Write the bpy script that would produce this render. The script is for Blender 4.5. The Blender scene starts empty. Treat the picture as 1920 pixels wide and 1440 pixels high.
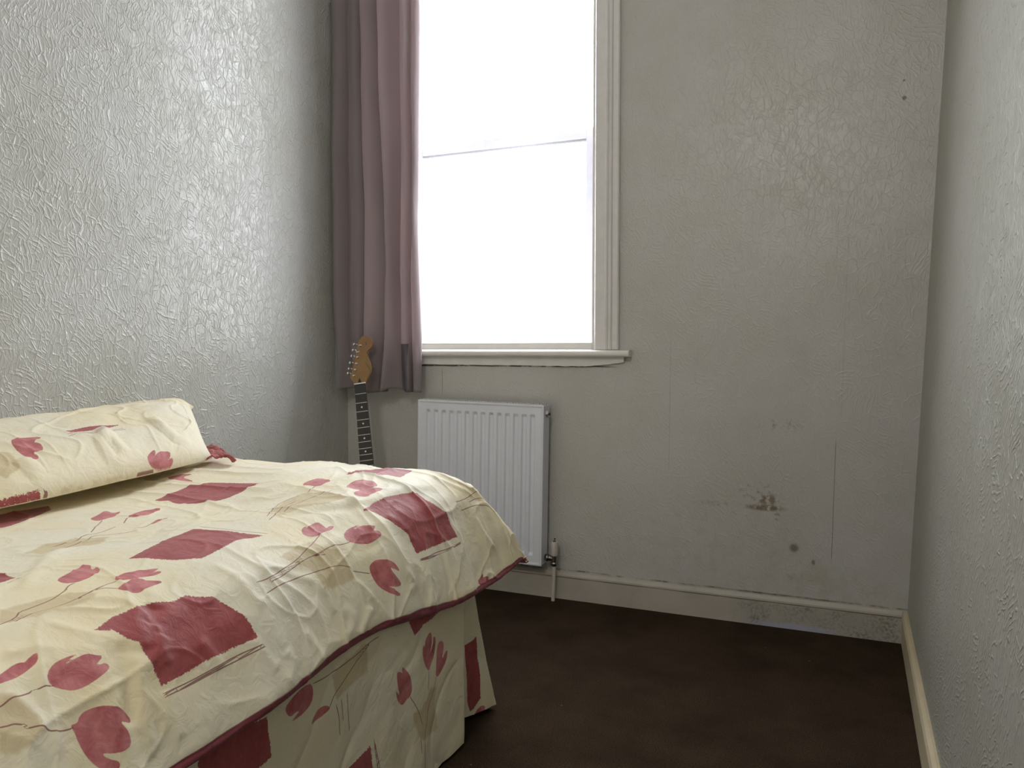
import bpy, bmesh, math, random
import numpy as np
from mathutils import Vector, Matrix

# ================================================================ camera, sky, light, exposure
scn = bpy.context.scene
col = scn.collection
CAM_F, CAM_YAW, CAM_PITCH = 1480.0, 23.3, 2.515
cam_d = bpy.data.cameras.new('camera')
cam = bpy.data.objects.new('camera', cam_d)
col.objects.link(cam)
cam_d.sensor_width = 36.0
cam_d.lens = CAM_F / 1920.0 * 36.0
cam_d.clip_start = 0.02
cam.location = (0, 0, 0.95)
cam.rotation_euler = (math.radians(90 - CAM_PITCH), 0, math.radians(CAM_YAW))
scn.camera = cam

world = bpy.data.worlds.new('overcast_sky')
scn.world = world
world.use_nodes = True
wn, wl = world.node_tree.nodes, world.node_tree.links
wn.clear()
w_out = wn.new('ShaderNodeOutputWorld')
w_bg = wn.new('ShaderNodeBackground')
w_tc = wn.new('ShaderNodeTexCoord')
w_sx = wn.new('ShaderNodeSeparateXYZ')
w_mr = wn.new('ShaderNodeMapRange')
w_mr.inputs['From Min'].default_value = -0.12
w_mr.inputs['From Max'].default_value = 0.02
w_mx = wn.new('ShaderNodeMix'); w_mx.data_type = 'RGBA'
w_mx.inputs[6].default_value = (0.26, 0.26, 0.24, 1)      # ground outside
w_mx.inputs[7].default_value = (0.93, 0.96, 1.0, 1)       # white overcast sky
wl.new(w_tc.outputs['Generated'], w_sx.inputs[0])
wl.new(w_sx.outputs['Z'], w_mr.inputs['Value'])
wl.new(w_mr.outputs[0], w_mx.inputs[0])
wl.new(w_mx.outputs[2], w_bg.inputs['Color'])
w_bg.inputs['Strength'].default_value = 15.0
wl.new(w_bg.outputs[0], w_out.inputs['Surface'])

def area_light(name, loc, rot, sx, sy, power=0, color=(1, 1, 1), portal=False):
    d = bpy.data.lights.new(name, 'AREA')
    d.shape = 'RECTANGLE'; d.size = sx; d.size_y = sy
    d.energy = power; d.color = color
    if portal: d.cycles.is_portal = True
    o = bpy.data.objects.new(name, d)
    o.location = loc; o.rotation_euler = rot
    col.objects.link(o)
    return o
# the window opening guides the skylight into the room
area_light('window_portal', (-1.32, 3.06, 1.98), (math.radians(90), 0, math.radians(180)), 0.9, 2.1, 1, portal=True)
# added fill light, unseen, high up behind the camera
fill_d = bpy.data.lights.new('rear_fill_light', 'POINT')
fill_d.energy = 52; fill_d.color = (1.0, 0.955, 0.91); fill_d.shadow_soft_size = 0.12
bo = bpy.data.objects.new('rear_fill_light', fill_d); bo.location = (-0.50, -0.75, 2.45); col.objects.link(bo)

vs = scn.view_settings
vs.view_transform = 'Standard'; vs.look = 'None'; vs.gamma = 1.0; vs.use_curve_mapping = False
vs.exposure = 0.0
try: scn.display_settings.display_device = 'sRGB'
except Exception: pass
if hasattr(scn, 'cycles'):
    scn.cycles.max_bounces = 12; scn.cycles.diffuse_bounces = 8
    scn.cycles.sample_clamp_indirect = 8

# ================================================================ helpers
class MB:
    """collects shapes and links them as ONE mesh object"""
    def __init__(s): s.v, s.f, s.sm = [], [], []
    def add(s, vs_, fs, smooth=False):
        b = len(s.v); s.v += [tuple(v) for v in vs_]
        s.f += [tuple(i + b for i in f) for f in fs]; s.sm += [smooth] * len(fs); return s
    def box(s, x0, x1, y0, y1, z0, z1):
        v = [(x0,y0,z0),(x1,y0,z0),(x1,y1,z0),(x0,y1,z0),(x0,y0,z1),(x1,y0,z1),(x1,y1,z1),(x0,y1,z1)]
        return s.add(v, [(0,3,2,1),(4,5,6,7),(0,1,5,4),(1,2,6,5),(2,3,7,6),(3,0,4,7)])
    def tube(s, pts, rad, n=12, caps=True, smooth=True):
        pts = [Vector(p) for p in pts]
        rads = rad if isinstance(rad, (list, tuple)) else [rad] * len(pts)
        rings = []
        ref = None
        for i, p in enumerate(pts):
            d = (pts[min(i+1, len(pts)-1)] - pts[max(i-1, 0)])
            if d.length < 1e-9: d = pts[-1] - pts[0]
            d.normalize()
            if ref is None:
                ref = Vector((0,0,1)) if abs(d.z) < .9 else Vector((1,0,0))
            a = d.cross(ref).normalized(); b = d.cross(a).normalized()
            rings.append([p + (a*math.cos(2*math.pi*k/n) + b*math.sin(2*math.pi*k/n))*rads[i] for k in range(n)])
        v = [q for r in rings for q in r]; f = []
        for i in range(len(pts)-1):
            for k in range(n):
                f.append((i*n+k, i*n+(k+1)%n, (i+1)*n+(k+1)%n, (i+1)*n+k))
        s.add(v, f, smooth)
        if caps:
            s.add(rings[0], [tuple(range(n))]); s.add(rings[-1], [tuple(reversed(range(n)))])
        return s
    def prism(s, outline, y0, y1, smooth=False):
        """outline in x,z extruded along y"""
        n = len(outline)
        v = [(x, y0, z) for x, z in outline] + [(x, y1, z) for x, z in outline]
        f = [tuple(range(n)), tuple(reversed(range(n, 2*n)))]
        s.add(v, f)
        s.add(v, [(i, i+n, (i+1) % n + n, (i+1) % n) for i in range(n)], smooth)
        return s
    def sweep(s, prof, axis, a, b, shear=None):
        """profile (p, q) swept along an axis: 'x': (t,p,q); 'z': (p,q,t); 'y': (p,t,q)"""
        n = len(prof)
        def P(p, q, t):
            return {'x': (t, p, q), 'z': (p, q, t), 'y': (p, t, q)}[axis]
        v = [P(p, q, a) for p, q in prof] + [P(p, q, b) for p, q in prof]
        f = [(i, (i+1) % n, (i+1) % n + n, i+n) for i in range(n)] + [tuple(reversed(range(n))), tuple(range(n, 2*n))]
        return s.add(v, f)
    def build(s, name, m, parent=None, bevel=0, seg=2, recalc=True):
        me = bpy.data.meshes.new(name)
        me.from_pydata(s.v, [], s.f)
        me.polygons.foreach_set('use_smooth', s.sm)
        if recalc:
            bm = bmesh.new(); bm.from_mesh(me)
            bmesh.ops.recalc_face_normals(bm, faces=bm.faces)
            bm.to_mesh(me); bm.free()
        me.materials.append(m)
        o = bpy.data.objects.new(name, me); col.objects.link(o)
        if parent: o.parent = parent
        if bevel:
            md = o.modifiers.new('bevel', 'BEVEL'); md.width = bevel; md.segments = seg; md.limit_method = 'ANGLE'
            md.angle_limit = math.radians(40)
        return o

def tag(o, label=None, cat=None, kind=None, group=None):
    if label: o['label'] = label
    if cat: o['category'] = cat
    if kind: o['kind'] = kind
    if group: o['group'] = group
    return o
def empty(name, loc=(0,0,0), rot=(0,0,0)):
    o = bpy.data.objects.new(name, None); o.location = loc; o.rotation_euler = rot
    o.empty_display_size = .05; col.objects.link(o); return o

class NT:
    def __init__(s, name):
        s.m = bpy.data.materials.new(name); s.m.use_nodes = True
        s.n, s.l = s.m.node_tree.nodes, s.m.node_tree.links
        s.n.clear()
        s.out = s.n.new('ShaderNodeOutputMaterial')
        s.b = s.n.new('ShaderNodeBsdfPrincipled')
        s.l.new(s.b.outputs[0], s.out.inputs['Surface'])
        s.tc = s.n.new('ShaderNodeTexCoord').outputs['Object']
    def put(s, sock, v):
        if v is None: return
        if isinstance(v, bpy.types.NodeSocket): s.l.new(v, sock)
        elif isinstance(v, (tuple, list)) and len(v) == 3 and sock.type == 'RGBA': sock.default_value = (*v, 1)
        else: sock.default_value = v
    def math(s, op, a, b=None, c=None, clamp=False):
        n = s.n.new('ShaderNodeMath'); n.operation = op; n.use_clamp = clamp
        for i, q in enumerate((a, b, c)):
            if q is not None: s.put(n.inputs[i], q)
        return n.outputs[0]
    def vmath(s, op, a, b):
        n = s.n.new('ShaderNodeVectorMath'); n.operation = op
        s.put(n.inputs[0], a)
        if op == 'SCALE': s.put(n.inputs[3], b)
        else: s.put(n.inputs[1], b)
        return n.outputs[0]
    def noise(s, scale, detail=3, rough=.5, vec=None, out=0, dist=0):
        n = s.n.new('ShaderNodeTexNoise'); n.inputs['Scale'].default_value = scale
        n.inputs['Detail'].default_value = detail; n.inputs['Roughness'].default_value = rough
        n.inputs['Distortion'].default_value = dist
        s.put(n.inputs['Vector'], vec if vec is not None else s.tc)
        return n.outputs[out]
    def voro(s, scale, vec, feature='DISTANCE_TO_EDGE'):
        n = s.n.new('ShaderNodeTexVoronoi'); n.feature = feature
        n.inputs['Scale'].default_value = scale; s.put(n.inputs['Vector'], vec)
        return n.outputs['Distance']
    def mapping(s, vec, scale=(1,1,1), rot=(0,0,0), loc=(0,0,0)):
        n = s.n.new('ShaderNodeMapping'); s.put(n.inputs[0], vec)
        n.inputs['Scale'].default_value = scale; n.inputs['Rotation'].default_value = rot
        n.inputs['Location'].default_value = loc
        return n.outputs[0]
    def ramp(s, v, a, b, lo=0.0, hi=1.0, smooth=False):
        n = s.n.new('ShaderNodeMapRange'); n.clamp = True
        if smooth: n.interpolation_type = 'SMOOTHSTEP'
        s.put(n.inputs['Value'], v)
        for k, q in zip(('From Min', 'From Max', 'To Min', 'To Max'), (a, b, lo, hi)): s.put(n.inputs[k], q)
        return n.outputs[0]
    def mix(s, f, a, b):
        n = s.n.new('ShaderNodeMix'); n.data_type = 'RGBA'
        s.put(n.inputs[0], f); s.put(n.inputs[6], a); s.put(n.inputs[7], b)
        return n.outputs[2]
    def bump(s, h, strength, dist, nrm=None):
        n = s.n.new('ShaderNodeBump'); n.inputs['Strength'].default_value = strength
        n.inputs['Distance'].default_value = dist; s.put(n.inputs['Height'], h)
        if nrm is not None: s.put(n.inputs['Normal'], nrm)
        return n.outputs[0]
    def sep(s, v=None):
        n = s.n.new('ShaderNodeSeparateXYZ'); s.put(n.inputs[0], v if v is not None else s.tc); return n.outputs
    def attr(s, name):
        n = s.n.new('ShaderNodeAttribute'); n.attribute_name = name; return n.outputs['Fac']
    def done(s, color=None, rough=None, spec=None, metal=None, normal=None, **kw):
        if color is not None: s.put(s.b.inputs['Base Color'], color)
        if rough is not None: s.put(s.b.inputs['Roughness'], rough)
        if spec is not None: s.put(s.b.inputs['Specular IOR Level'], spec)
        if metal is not None: s.put(s.b.inputs['Metallic'], metal)
        if normal is not None: s.put(s.b.inputs['Normal'], normal)
        for k, v in kw.items(): s.put(s.b.inputs[k], v)
        return s.m

def simple(name, c, rough=.5, spec=.5, metal=0.0, var=.06, vs=25, bump=0):
    t = NT(name)
    k = t.noise(vs, 3)
    c2 = tuple(x * (1 - 2*var) for x in c)
    cc = t.mix(k, c2, tuple(min(1, x * (1 + var)) for x in c))
    nm = t.bump(t.noise(vs * 8, 3), bump, .001) if bump else None
    return t.done(cc, rough, spec, metal, nm)

# ================================================================ materials
def blob(t, X, Z, cx, cz, rx, rz, soft=.5):
    """1 inside an ellipse on the back wall, falling to 0"""
    a = t.math('DIVIDE', t.math('SUBTRACT', X, cx), rx); b = t.math('DIVIDE', t.math('SUBTRACT', Z, cz), rz)
    r = t.math('SQRT', t.math('ADD', t.math('MULTIPLY', a, a), t.math('MULTIPLY', b, b)))
    return t.ramp(r, 1 - soft, 1 + soft, 1.0, 0.0, True)

def wallpaper(name, stains=False, base=(.60, .585, .53), strength=.75, rough=.42):
    """embossed vinyl paper: thin curved brush-like ridges"""
    t = NT(name)
    wv = t.vmath('SUBTRACT', t.noise(9, 2, out=1), (.5, .5, .5))
    w = t.vmath('ADD', t.tc, t.vmath('SCALE', wv, .055))
    # combed brush strokes: each patch has its own direction
    uv = t.n.new('ShaderNodeCombineXYZ'); qx, qy, qz = t.sep(w)
    uu = t.math('ADD', qx, qy); t.put(uv.inputs[0], uu); t.put(uv.inputs[1], qz)
    vn = t.n.new('ShaderNodeTexVoronoi'); vn.inputs['Scale'].default_value = 17; t.put(vn.inputs['Vector'], uv.outputs[0])
    rc = t.n.new('ShaderNodeSeparateColor'); t.put(rc.inputs[0], vn.outputs['Color'])
    ang = t.math('ADD', t.math('MULTIPLY', rc.outputs[0], 1.9), -.55)
    cr = t.math('ADD', t.math('MULTIPLY', uu, t.math('COSINE', ang)), t.math('MULTIPLY', qz, t.math('SINE', ang)))
    fr_ = t.math('FRACT', t.math('ADD', t.math('MULTIPLY', cr, t.math('ADD', 68.0, t.math('MULTIPLY', rc.outputs[1], 45.0))), t.math('MULTIPLY', rc.outputs[2], 7.0)))
    sk = t.ramp(t.math('ABSOLUTE', t.math('SUBTRACT', fr_, .5)), .06, .26, 1, 0, True)
    sk = t.math('MULTIPLY', sk, t.ramp(t.noise(42, 2, vec=t.mapping(t.tc, loc=(3, 1, 6))), .42, .56))
    a = t.voro(40, t.mapping(w, (1, 1, .60), (0.35, 0.3, .1)))
    b = t.voro(62, t.mapping(w, (1, 1, .42), (-.45, -.25, .6), (3.1, 1.7, .4)))
    c = t.voro(105, t.mapping(w, (1, 1, .34), (.25, .7, .2), (1.1, 4.7, 2.4)))
    la = t.ramp(a, .0, .075, 1, 0, True); lb = t.ramp(b, .0, .085, 1, 0, True); lc = t.ramp(c, 0, .11, 1, 0, True)
    ma = t.ramp(t.noise(30, 2, vec=t.mapping(t.tc, loc=(5, 2, 1))), .34, .50)
    mb = t.ramp(t.noise(36, 2, vec=t.mapping(t.tc, loc=(1, 8, 3))), .38, .54)
    mc = t.ramp(t.noise(24, 2, vec=t.mapping(t.tc, loc=(9, 4, 7))), .42, .58)
    h = t.math('ADD', t.math('MULTIPLY', t.math('MULTIPLY', la, ma), .85), t.math('MULTIPLY', t.math('MULTIPLY', lb, mb), .45))
    h = t.math('ADD', h, t.math('MULTIPLY', sk, .75))
    h = t.math('ADD', h, t.math('MULTIPLY', t.math('MULTIPLY', lc, mc), .3))
    h = t.math('ADD', h, t.math('MULTIPLY', t.noise(150, 3, .6), .16))
    big = t.noise(2.3, 3, .5)
    n1 = t.bump(big, .35, .02)
    nm = t.bump(h, strength, .0016, n1)
    dirt = t.noise(3.2, 4, .6, vec=t.mapping(t.tc, loc=(2, 0, 5)))
    colr = t.mix(t.ramp(dirt, .35, .75), base, tuple(q * f for q, f in zip(base, (.90, .895, .84))))
    if stains:
        X, Y, Z = t.sep()
        fine = t.noise(60, 5, .65); mid = t.noise(22, 4, .6)
        def st(c, cx, cz, rx, rz, amt, th=.5, tint=(.13, .105, .06), nz=fine):
            m = t.math('MULTIPLY', blob(t, X, Z, cx, cz, rx, rz), t.ramp(nz, th, th + .10))
            return t.mix(t.math('MULTIPLY', m, amt * .88), c, tint)
        # mould blooms and rusty scuffs on the lower right of the wall
        colr = st(colr, -.300, .462, .055, .030, .65, .52)
        colr = st(colr, -.255, .432, .040, .018, .85, .45, (.17, .12, .05))
        colr = st(colr, -.268, .405, .060, .010, .95, .38, (.16, .11, .045))
        colr = st(colr, -.226, .377, .010, .012, .8, .42, (.06, .055, .05))
        colr = st(colr, -.435, .407, .060, .008, .45, .45, (.20, .15, .07))
        colr = st(colr, -.300, .690, .070, .035, .25, .55, (.20, .17, .12))
        colr = st(colr, -.205, .692, .075, .020, .55, .52, (.22, .13, .11))
        colr = st(colr, -.170, .275, .014, .014, .85, .30, (.10, .10, .09))
        colr = st(colr, -.108, .232, .006, .009, .8, .25, (.10, .07, .04))
        colr = st(colr, -.100, .190, .040, .035, .30, .30, (.38, .30, .17), mid)
        colr = st(colr, -.150, .170, .050, .018, .35, .5, (.16, .15, .10))
        colr = st(colr, .138, 1.745, .006, .006, .9, .2, (.08, .06, .04))
        colr = st(colr, .136, 1.80, .004, .003, .8, .2, (.08, .06, .04))
        colr = st(colr, -.45, .25, .35, .16, .25, .5, (.36, .33, .24), mid)
        colr = st(colr, -.02, .15, .16, .06, .40, .45, (.40, .38, .28), mid)
        # cracked joints above skirting and under sill, their gap shadows painted in colour
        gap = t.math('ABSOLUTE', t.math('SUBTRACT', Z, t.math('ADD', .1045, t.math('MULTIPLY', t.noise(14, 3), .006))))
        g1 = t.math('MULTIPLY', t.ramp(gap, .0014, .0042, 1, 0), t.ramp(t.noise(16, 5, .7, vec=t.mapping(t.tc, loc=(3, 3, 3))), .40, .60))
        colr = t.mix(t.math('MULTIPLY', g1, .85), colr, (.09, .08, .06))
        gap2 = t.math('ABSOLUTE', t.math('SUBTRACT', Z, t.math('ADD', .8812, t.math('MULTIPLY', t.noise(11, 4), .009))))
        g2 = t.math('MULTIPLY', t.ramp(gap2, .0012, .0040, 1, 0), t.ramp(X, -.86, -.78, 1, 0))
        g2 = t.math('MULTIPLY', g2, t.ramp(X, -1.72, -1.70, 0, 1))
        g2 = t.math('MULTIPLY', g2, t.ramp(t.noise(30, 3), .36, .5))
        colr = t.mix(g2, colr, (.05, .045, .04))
        # butt joints between the lengths of paper
        for (sx, z0, z1, sl, am) in ((-.052, .23, .66, .018, .75), (-.600, .50, 1.0, .008, .30), (-1.522, .76, .885, 0, .8), (-.03, .70, 1.35, .02, .18)):
            d = t.math('ABSOLUTE', t.math('SUBTRACT', X, t.math('ADD', sx, t.math('MULTIPLY', t.math('SUBTRACT', Z, z0), sl))))
            m = t.math('MULTIPLY', t.ramp(d, .0006, .0018, 1, 0), t.math('MULTIPLY', t.ramp(Z, z0, z0 + .03), t.ramp(Z, z1 - .03, z1, 1, 0)))
            colr = t.mix(t.math('MULTIPLY', m, am), colr, (.18, .16, .13))
    return t.done(colr, rough, .5, 0.0, nm)

M = {}
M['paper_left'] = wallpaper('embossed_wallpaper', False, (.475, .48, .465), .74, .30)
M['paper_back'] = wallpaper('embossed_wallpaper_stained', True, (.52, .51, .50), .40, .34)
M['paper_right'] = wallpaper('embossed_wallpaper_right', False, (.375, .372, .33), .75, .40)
M['ceiling'] = simple('ceiling_paint', (.80, .79, .76), .8)
M['gloss'] = simple('white_gloss_paint', (.74, .72, .715), .35, bump=.1)
M['sill'] = simple('sill_gloss_paint', (.80, .78, .74), .30)
M['sash'] = simple('sash_paint', (.82, .82, .93), .4)
M['radiator'] = simple('radiator_enamel', (.72, .74, .83), .35, var=.02)
M['grille'] = simple('radiator_grille', (.62, .62, .62), .45)
M['chrome'] = simple('worn_chrome', (.30, .29, .28), .25, metal=1.0)
M['dark_metal_and_shade'] = simple('dark_gap', (.03, .03, .03), .6)
M['cap'] = simple('valve_cap_plastic', (.62, .56, .53), .45)
M['brown'] = simple('brown_screw', (.12, .06, .04), .5)
M['pipe'] = simple('painted_pipe', (.60, .56, .48), .4)
M['maple'] = simple('aged_maple', (.27, .145, .050), .4, var=.15, vs=14)
M['rosewood'] = simple('dark_fretboard', (.022, .018, .016), .45, var=.2)
M['fret'] = simple('nickel_fret', (.55, .54, .52), .3, metal=1.0)
M['nickel'] = simple('nickel_hardware', (.62, .61, .60), .28, metal=1.0)
M['pearl'] = simple('pearl_dot', (.72, .72, .68), .3)
M['black'] = simple('black_gloss', (.015, .015, .015), .2)
M['white_pl'] = simple('white_plastic', (.7, .7, .68), .4)
M['decal'] = simple('headstock_print', (.06, .035, .015), .5)
M['decal2'] = simple('headstock_script', (.16, .12, .03), .5)
M['wood'] = simple('bed_leg_wood', (.10, .05, .025), .5, var=.2)
M['divan'] = simple('divan_cloth', (.42, .40, .36), .9)
M['mattress'] = simple('mattress_ticking', (.62, .60, .56), .9)

def skirting_mat(name, dirty, base):
    t = NT(name)
    X, Y, Z = t.sep()
    fine = t.noise(110, 5, .7); mid = t.noise(9, 4, .6)
    c = t.mix(t.ramp(mid, .35, .7), base, tuple(q * .86 for q in base))
    if dirty:
        band = t.math('MULTIPLY', t.ramp(X, -.38, -.30), t.ramp(X, .12, .2, 1, 0))
        body = t.ramp(Z, .078, .086, 1, 0)
        m = t.math('MULTIPLY', t.math('MULTIPLY', band, body), t.ramp(fine, .46, .58))
        m = t.math('MULTIPLY', m, t.ramp(t.noise(12, 3), .32, .6))
        c = t.mix(t.math('MULTIPLY', m, .75), c, (.10, .095, .07))
        c = t.mix(t.math('MULTIPLY', band, t.math('MULTIPLY', body, .25)), c, (.30, .30, .24))
        pb = t.math('MULTIPLY', t.math('MULTIPLY', t.ramp(X, -.34, -.24), t.ramp(X, -.08, -.02, 1, 0)),
                    t.ramp(t.math('ADD', Z, t.math('MULTIPLY', t.noise(20, 3), .03)), .030, .036, 1, 0))
        c = t.mix(t.math('MULTIPLY', pb, .7), c, (.42, .43, .60))
        sp = t.ramp(t.noise(38, 4, .7, vec=t.mapping(t.tc, loc=(7, 7, 7))), .70, .74)
        c = t.mix(t.math('MULTIPLY', sp, .7), c, (.12, .10, .07))
        # groove line under the bead
        g = t.math('ABSOLUTE', t.math('SUBTRACT', Z, .0835))
        c = t.mix(t.math('MULTIPLY', t.ramp(g, .0008, .0022, 1, 0), t.ramp(t.noise(9, 3), .3, .5, .3, .8)), c, (.10, .09, .07))
    return t.done(c, .45, .5, 0, t.bump(t.noise(40, 4), .25, .003))
M['skirt_back'] = skirting_mat('skirting_paint_mouldy', True, (.47, .435, .39))
M['skirt_right'] = skirting_mat('skirting_paint_cream', False, (.58, .50, .34))

def carpet_mat():
    t = NT('brown_carpet')
    f = t.noise(330, 2, .8); k = t.noise(5, 4, .6); s = t.noise(1.6, 2)
    c = t.mix(t.ramp(f, .3, .75), (.018, .0118, .0080), (.105, .074, .050))
    c = t.mix(t.ramp(k, .40, .70, 0, .45), c, (.016, .010, .008))
    sp = t.ramp(t.noise(55, 4, .75, vec=t.mapping(t.tc, loc=(2, 9, 0))), .745, .76)
    c = t.mix(t.math('MULTIPLY', sp, .8), c, (.010, .008, .008))
    lint = t.ramp(t.voro(17, t.tc, 'F1'), .035, .055, 1, 0)
    lint = t.math('MULTIPLY', lint, t.ramp(t.noise(6, 2, vec=t.mapping(t.tc, loc=(4, 4, 0))), .60, .63))
    c = t.mix(t.math('MULTIPLY', lint, .5), c, (.30, .27, .22))
    h = t.math('ADD', f, t.math('MULTIPLY', t.noise(150, 3), .6))
    return t.done(c, 1.0, .0, 0, t.bump(h, .9, .004))
M['carpet'] = carpet_mat()

def curtain_mat():
    t = NT('mauve_curtain_cloth')
    k = t.noise(4, 3); weave = t.noise(600, 1)
    c = t.mix(k, (.265, .232, .240), (.330, .290, .298))
    nm = t.bump(weave, .15, .0006, t.bump(t.noise(30, 3), .3, .003))
    t.done(c, .75, .25, 0, nm, **{'Sheen Weight': .2})
    tr = t.n.new('ShaderNodeBsdfTranslucent'); t.put(tr.inputs[0], (.58, .46, .46)); t.put(tr.inputs['Normal'], nm)
    mx = t.n.new('ShaderNodeMixShader'); mx.inputs[0].default_value = .30
    t.l.new(t.b.outputs[0], mx.inputs[1]); t.l.new(tr.outputs[0], mx.inputs[2]); t.l.new(mx.outputs[0], t.out.inputs['Surface'])
    return t.m
M['curtain'] = curtain_mat()
M['curtain_gap_shade'] = simple('curtain_gap_shade', (.10, .085, .10), .85)  # dark colour standing in for shade in the curtain gaps

def bedding_mat(name, hem=False):
    """printed cotton: cream ground, sand squares, ragged crimson squares, tulips on thin stems"""
    t = NT(name)
    base = t.mix(t.ramp(t.noise(3.5, 4, .6), .35, .65), (.79, .715, .51), (.77, .73, .60))
    base = t.mix(t.ramp(t.noise(2.2, 2, vec=t.mapping(t.tc, loc=(4, 1, 0))), .50, .60, 0, .55), base, (.77, .655, .39))
    wash = t.noise(40, 4, .6)
    rag = t.noise(260, 2, .7)
    tan = t.attr('tan'); pat = t.attr('patch'); tul = t.attr('tulip'); stm = t.attr('stem'); sd = t.attr('stem_reach')
    tan = t.math('ADD', tan, t.math('MULTIPLY', t.math('SUBTRACT', wash, .5), .02))
    c = t.mix(t.ramp(tan, -.004, .002, .75, 0), base, (.56, .455, .26))
    pr = t.math('ADD', pat, t.math('MULTIPLY', t.math('SUBTRACT', rag, .62), .010))
    red = t.mix(t.ramp(wash, .35, .65), (.300, .058, .062), (.365, .085, .085))
    scr = t.noise(1, 3, .6, vec=t.mapping(t.tc, (30, 420, 30), (0, 0, .5)))
    red = t.mix(t.math('MULTIPLY', t.ramp(scr, .60, .66), t.ramp(pat, -.045, -.025, .35, 0)), red, (.50, .22, .22))
    c = t.mix(t.ramp(pr, -.0006, .0006, 1, 0), c, red)
    pink = t.mix(t.ramp(t.noise(28, 3, .6), .35, .62), (.390, .095, .098), (.560, .200, .205))
    tl = t.ramp(t.math('ADD', tul, t.math('MULTIPLY', t.math('SUBTRACT', rag, .5), .0012)), -.0005, .0005, 1, 0)
    c = t.mix(tl, c, pink)
    ln = t.math('MULTIPLY', t.ramp(t.math('ABSOLUTE', stm), .0006, .0014, 1, 0), t.ramp(sd, .004, .005, 1, 0))
    c = t.mix(t.math('MULTIPLY', ln, .85), c, (.20, .050, .050))
    if hem:
        hm = t.attr('hem')
        hn = t.math('ADD', hm, t.math('MULTIPLY', t.math('SUBTRACT', t.noise(7, 3), .5), .018))
        c = t.mix(t.ramp(hn, -.002, .001, 0, 1), c, (.225, .045, .060))
    nm = t.bump(t.noise(900, 1), .10, .0004, t.bump(t.noise(38, 4, .55, dist=.8), .50, .0048))
    t.done(c, .62, .30, 0, nm, **{'Sheen Weight': .15})
    return t.m
M['duvet'] = bedding_mat('duvet_print', True)
M['valance'] = bedding_mat('valance_print')
M['pillow'] = bedding_mat('pillow_print')

# ---------------------------------------------------------------- soft-furnishing surfaces (metres)
YB = 2.82                      # back wall plane
XL = -1.98                     # left wall plane (at the back)
DU_S0, DU_X0, DU_YE = 0.88, -1.15, 1.68
_PX = np.array([0, .10, .18, .25, .29, .315, .34, .350, .340, .300, .270])
_PZ = np.array([0, .003, .017, .055, .105, .155, .215, .240, .256, .252, .245])
_PA = np.concatenate([[0], np.cumsum(np.hypot(np.diff(_PX), np.diff(_PZ)))])
DU_HEM = float(_PA[7])
DU_END = float(_PA[-1])

def _smooth_profile():
    n = 200
    a = np.linspace(0, _PA[-1], n)
    x = np.interp(a, _PA, _PX)
    z = np.interp(a, _PA, _PZ)
    k = np.ones(9) / 9.0
    for _ in range(2):
        xp = np.concatenate([x[0] + (a[1]) * np.arange(-4, 0), x, np.repeat(x[-1], 4)])
        zp = np.concatenate([np.repeat(z[0], 4), z, np.repeat(z[-1], 4)])
        x = np.convolve(xp, k, 'valid')
        z = np.convolve(zp, k, 'valid')
    return a, x, z
PA, PXs, PZs = _smooth_profile()

def duvet_base(s, t):
    """cloth coordinates (s from the left wall across the bed, t along it) -> x, y, z"""
    ax = np.clip(s - DU_S0, 0, None)
    ay = np.clip(t - DU_YE, 0, None)
    ox, dx = np.interp(ax, PA, PXs), np.interp(ax, PA, PZs)
    ay = np.minimum(ay, DU_HEM)
    oy, dy = np.interp(ay, PA, PXs), np.interp(ay, PA, PZs)
    x = np.where(s > DU_S0, DU_X0 + ox, DU_X0 + (s - DU_S0))
    y = np.where(t > DU_YE, DU_YE + 0.80 * oy, t)
    p = 4.0
    drop = (dx ** p + dy ** p + 1e-12) ** (1 / p)
    drop = drop * np.clip(1.0 - 0.16 * (dx * dy) / (0.24 * 0.24), 0.6, 1)
    z = 0.613 - drop
    # the duvet bulges a little between its edges, and the foot hem wanders
    hx = np.clip(ax / DU_HEM, 0, 1)
    x = x + hx * (0.012 * np.sin(t * 3.1 + 0.4) - 0.02 * np.exp(-((t - 1.22) / .22) ** 2))
    z = z + hx * (0.012 * np.exp(-((t - 1.25) / .25) ** 2))
    # fuller towards the far end, where the filling has bunched up
    far = np.clip((t - 1.25) / 0.40, 0, 1); far = far * far * (3 - 2 * far)
    z = z + 0.034 * far * np.clip(s / 0.5 + .2, 0, 1) * (1 - np.clip(ax / DU_HEM, 0, 1) ** 2)
    z = z + hx * 0.026 * (1 - far)
    z = z + 0.005 * np.sin(s * 4.0 + 1.0) * np.sin(t * 3.3)
    return x, y, z

VT = [(-0.15, -0.850), (1.68, -0.850), (1.70, -0.870), (1.715, -0.853), (1.735, -0.90), (1.735, -2.02)]
VB = [(-0.15, -0.832), (1.655, -0.836), (1.70, -0.885), (1.865, -0.850), (1.870, -0.90), (1.86, -2.02)]
VU = np.array([0, 1.81, 1.87, 2.03, 2.08, 3.20])
V_TOP = 0.45
def valance_base(u, w):
    """u along the skirt from the camera end, w = 0 at the top, 1 at the hem"""
    ty = np.interp(u, VU, [p[0] for p in VT]); tx = np.interp(u, VU, [p[1] for p in VT])
    by = np.interp(u, VU, [p[0] for p in VB]); bx = np.interp(u, VU, [p[1] for p in VB])
    k = np.clip(w, 0, None) ** 1.15
    x = tx + (bx - tx) * k
    y = ty + (by - ty) * k
    zb = np.interp(u, [-.2, 1.5, 1.81, 1.87, 2.03, 2.1, 3.2], [.010, .008, .006, .03, .008, .02, .02])
    z = V_TOP + (zb - V_TOP) * w
    return x, y, z

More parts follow.
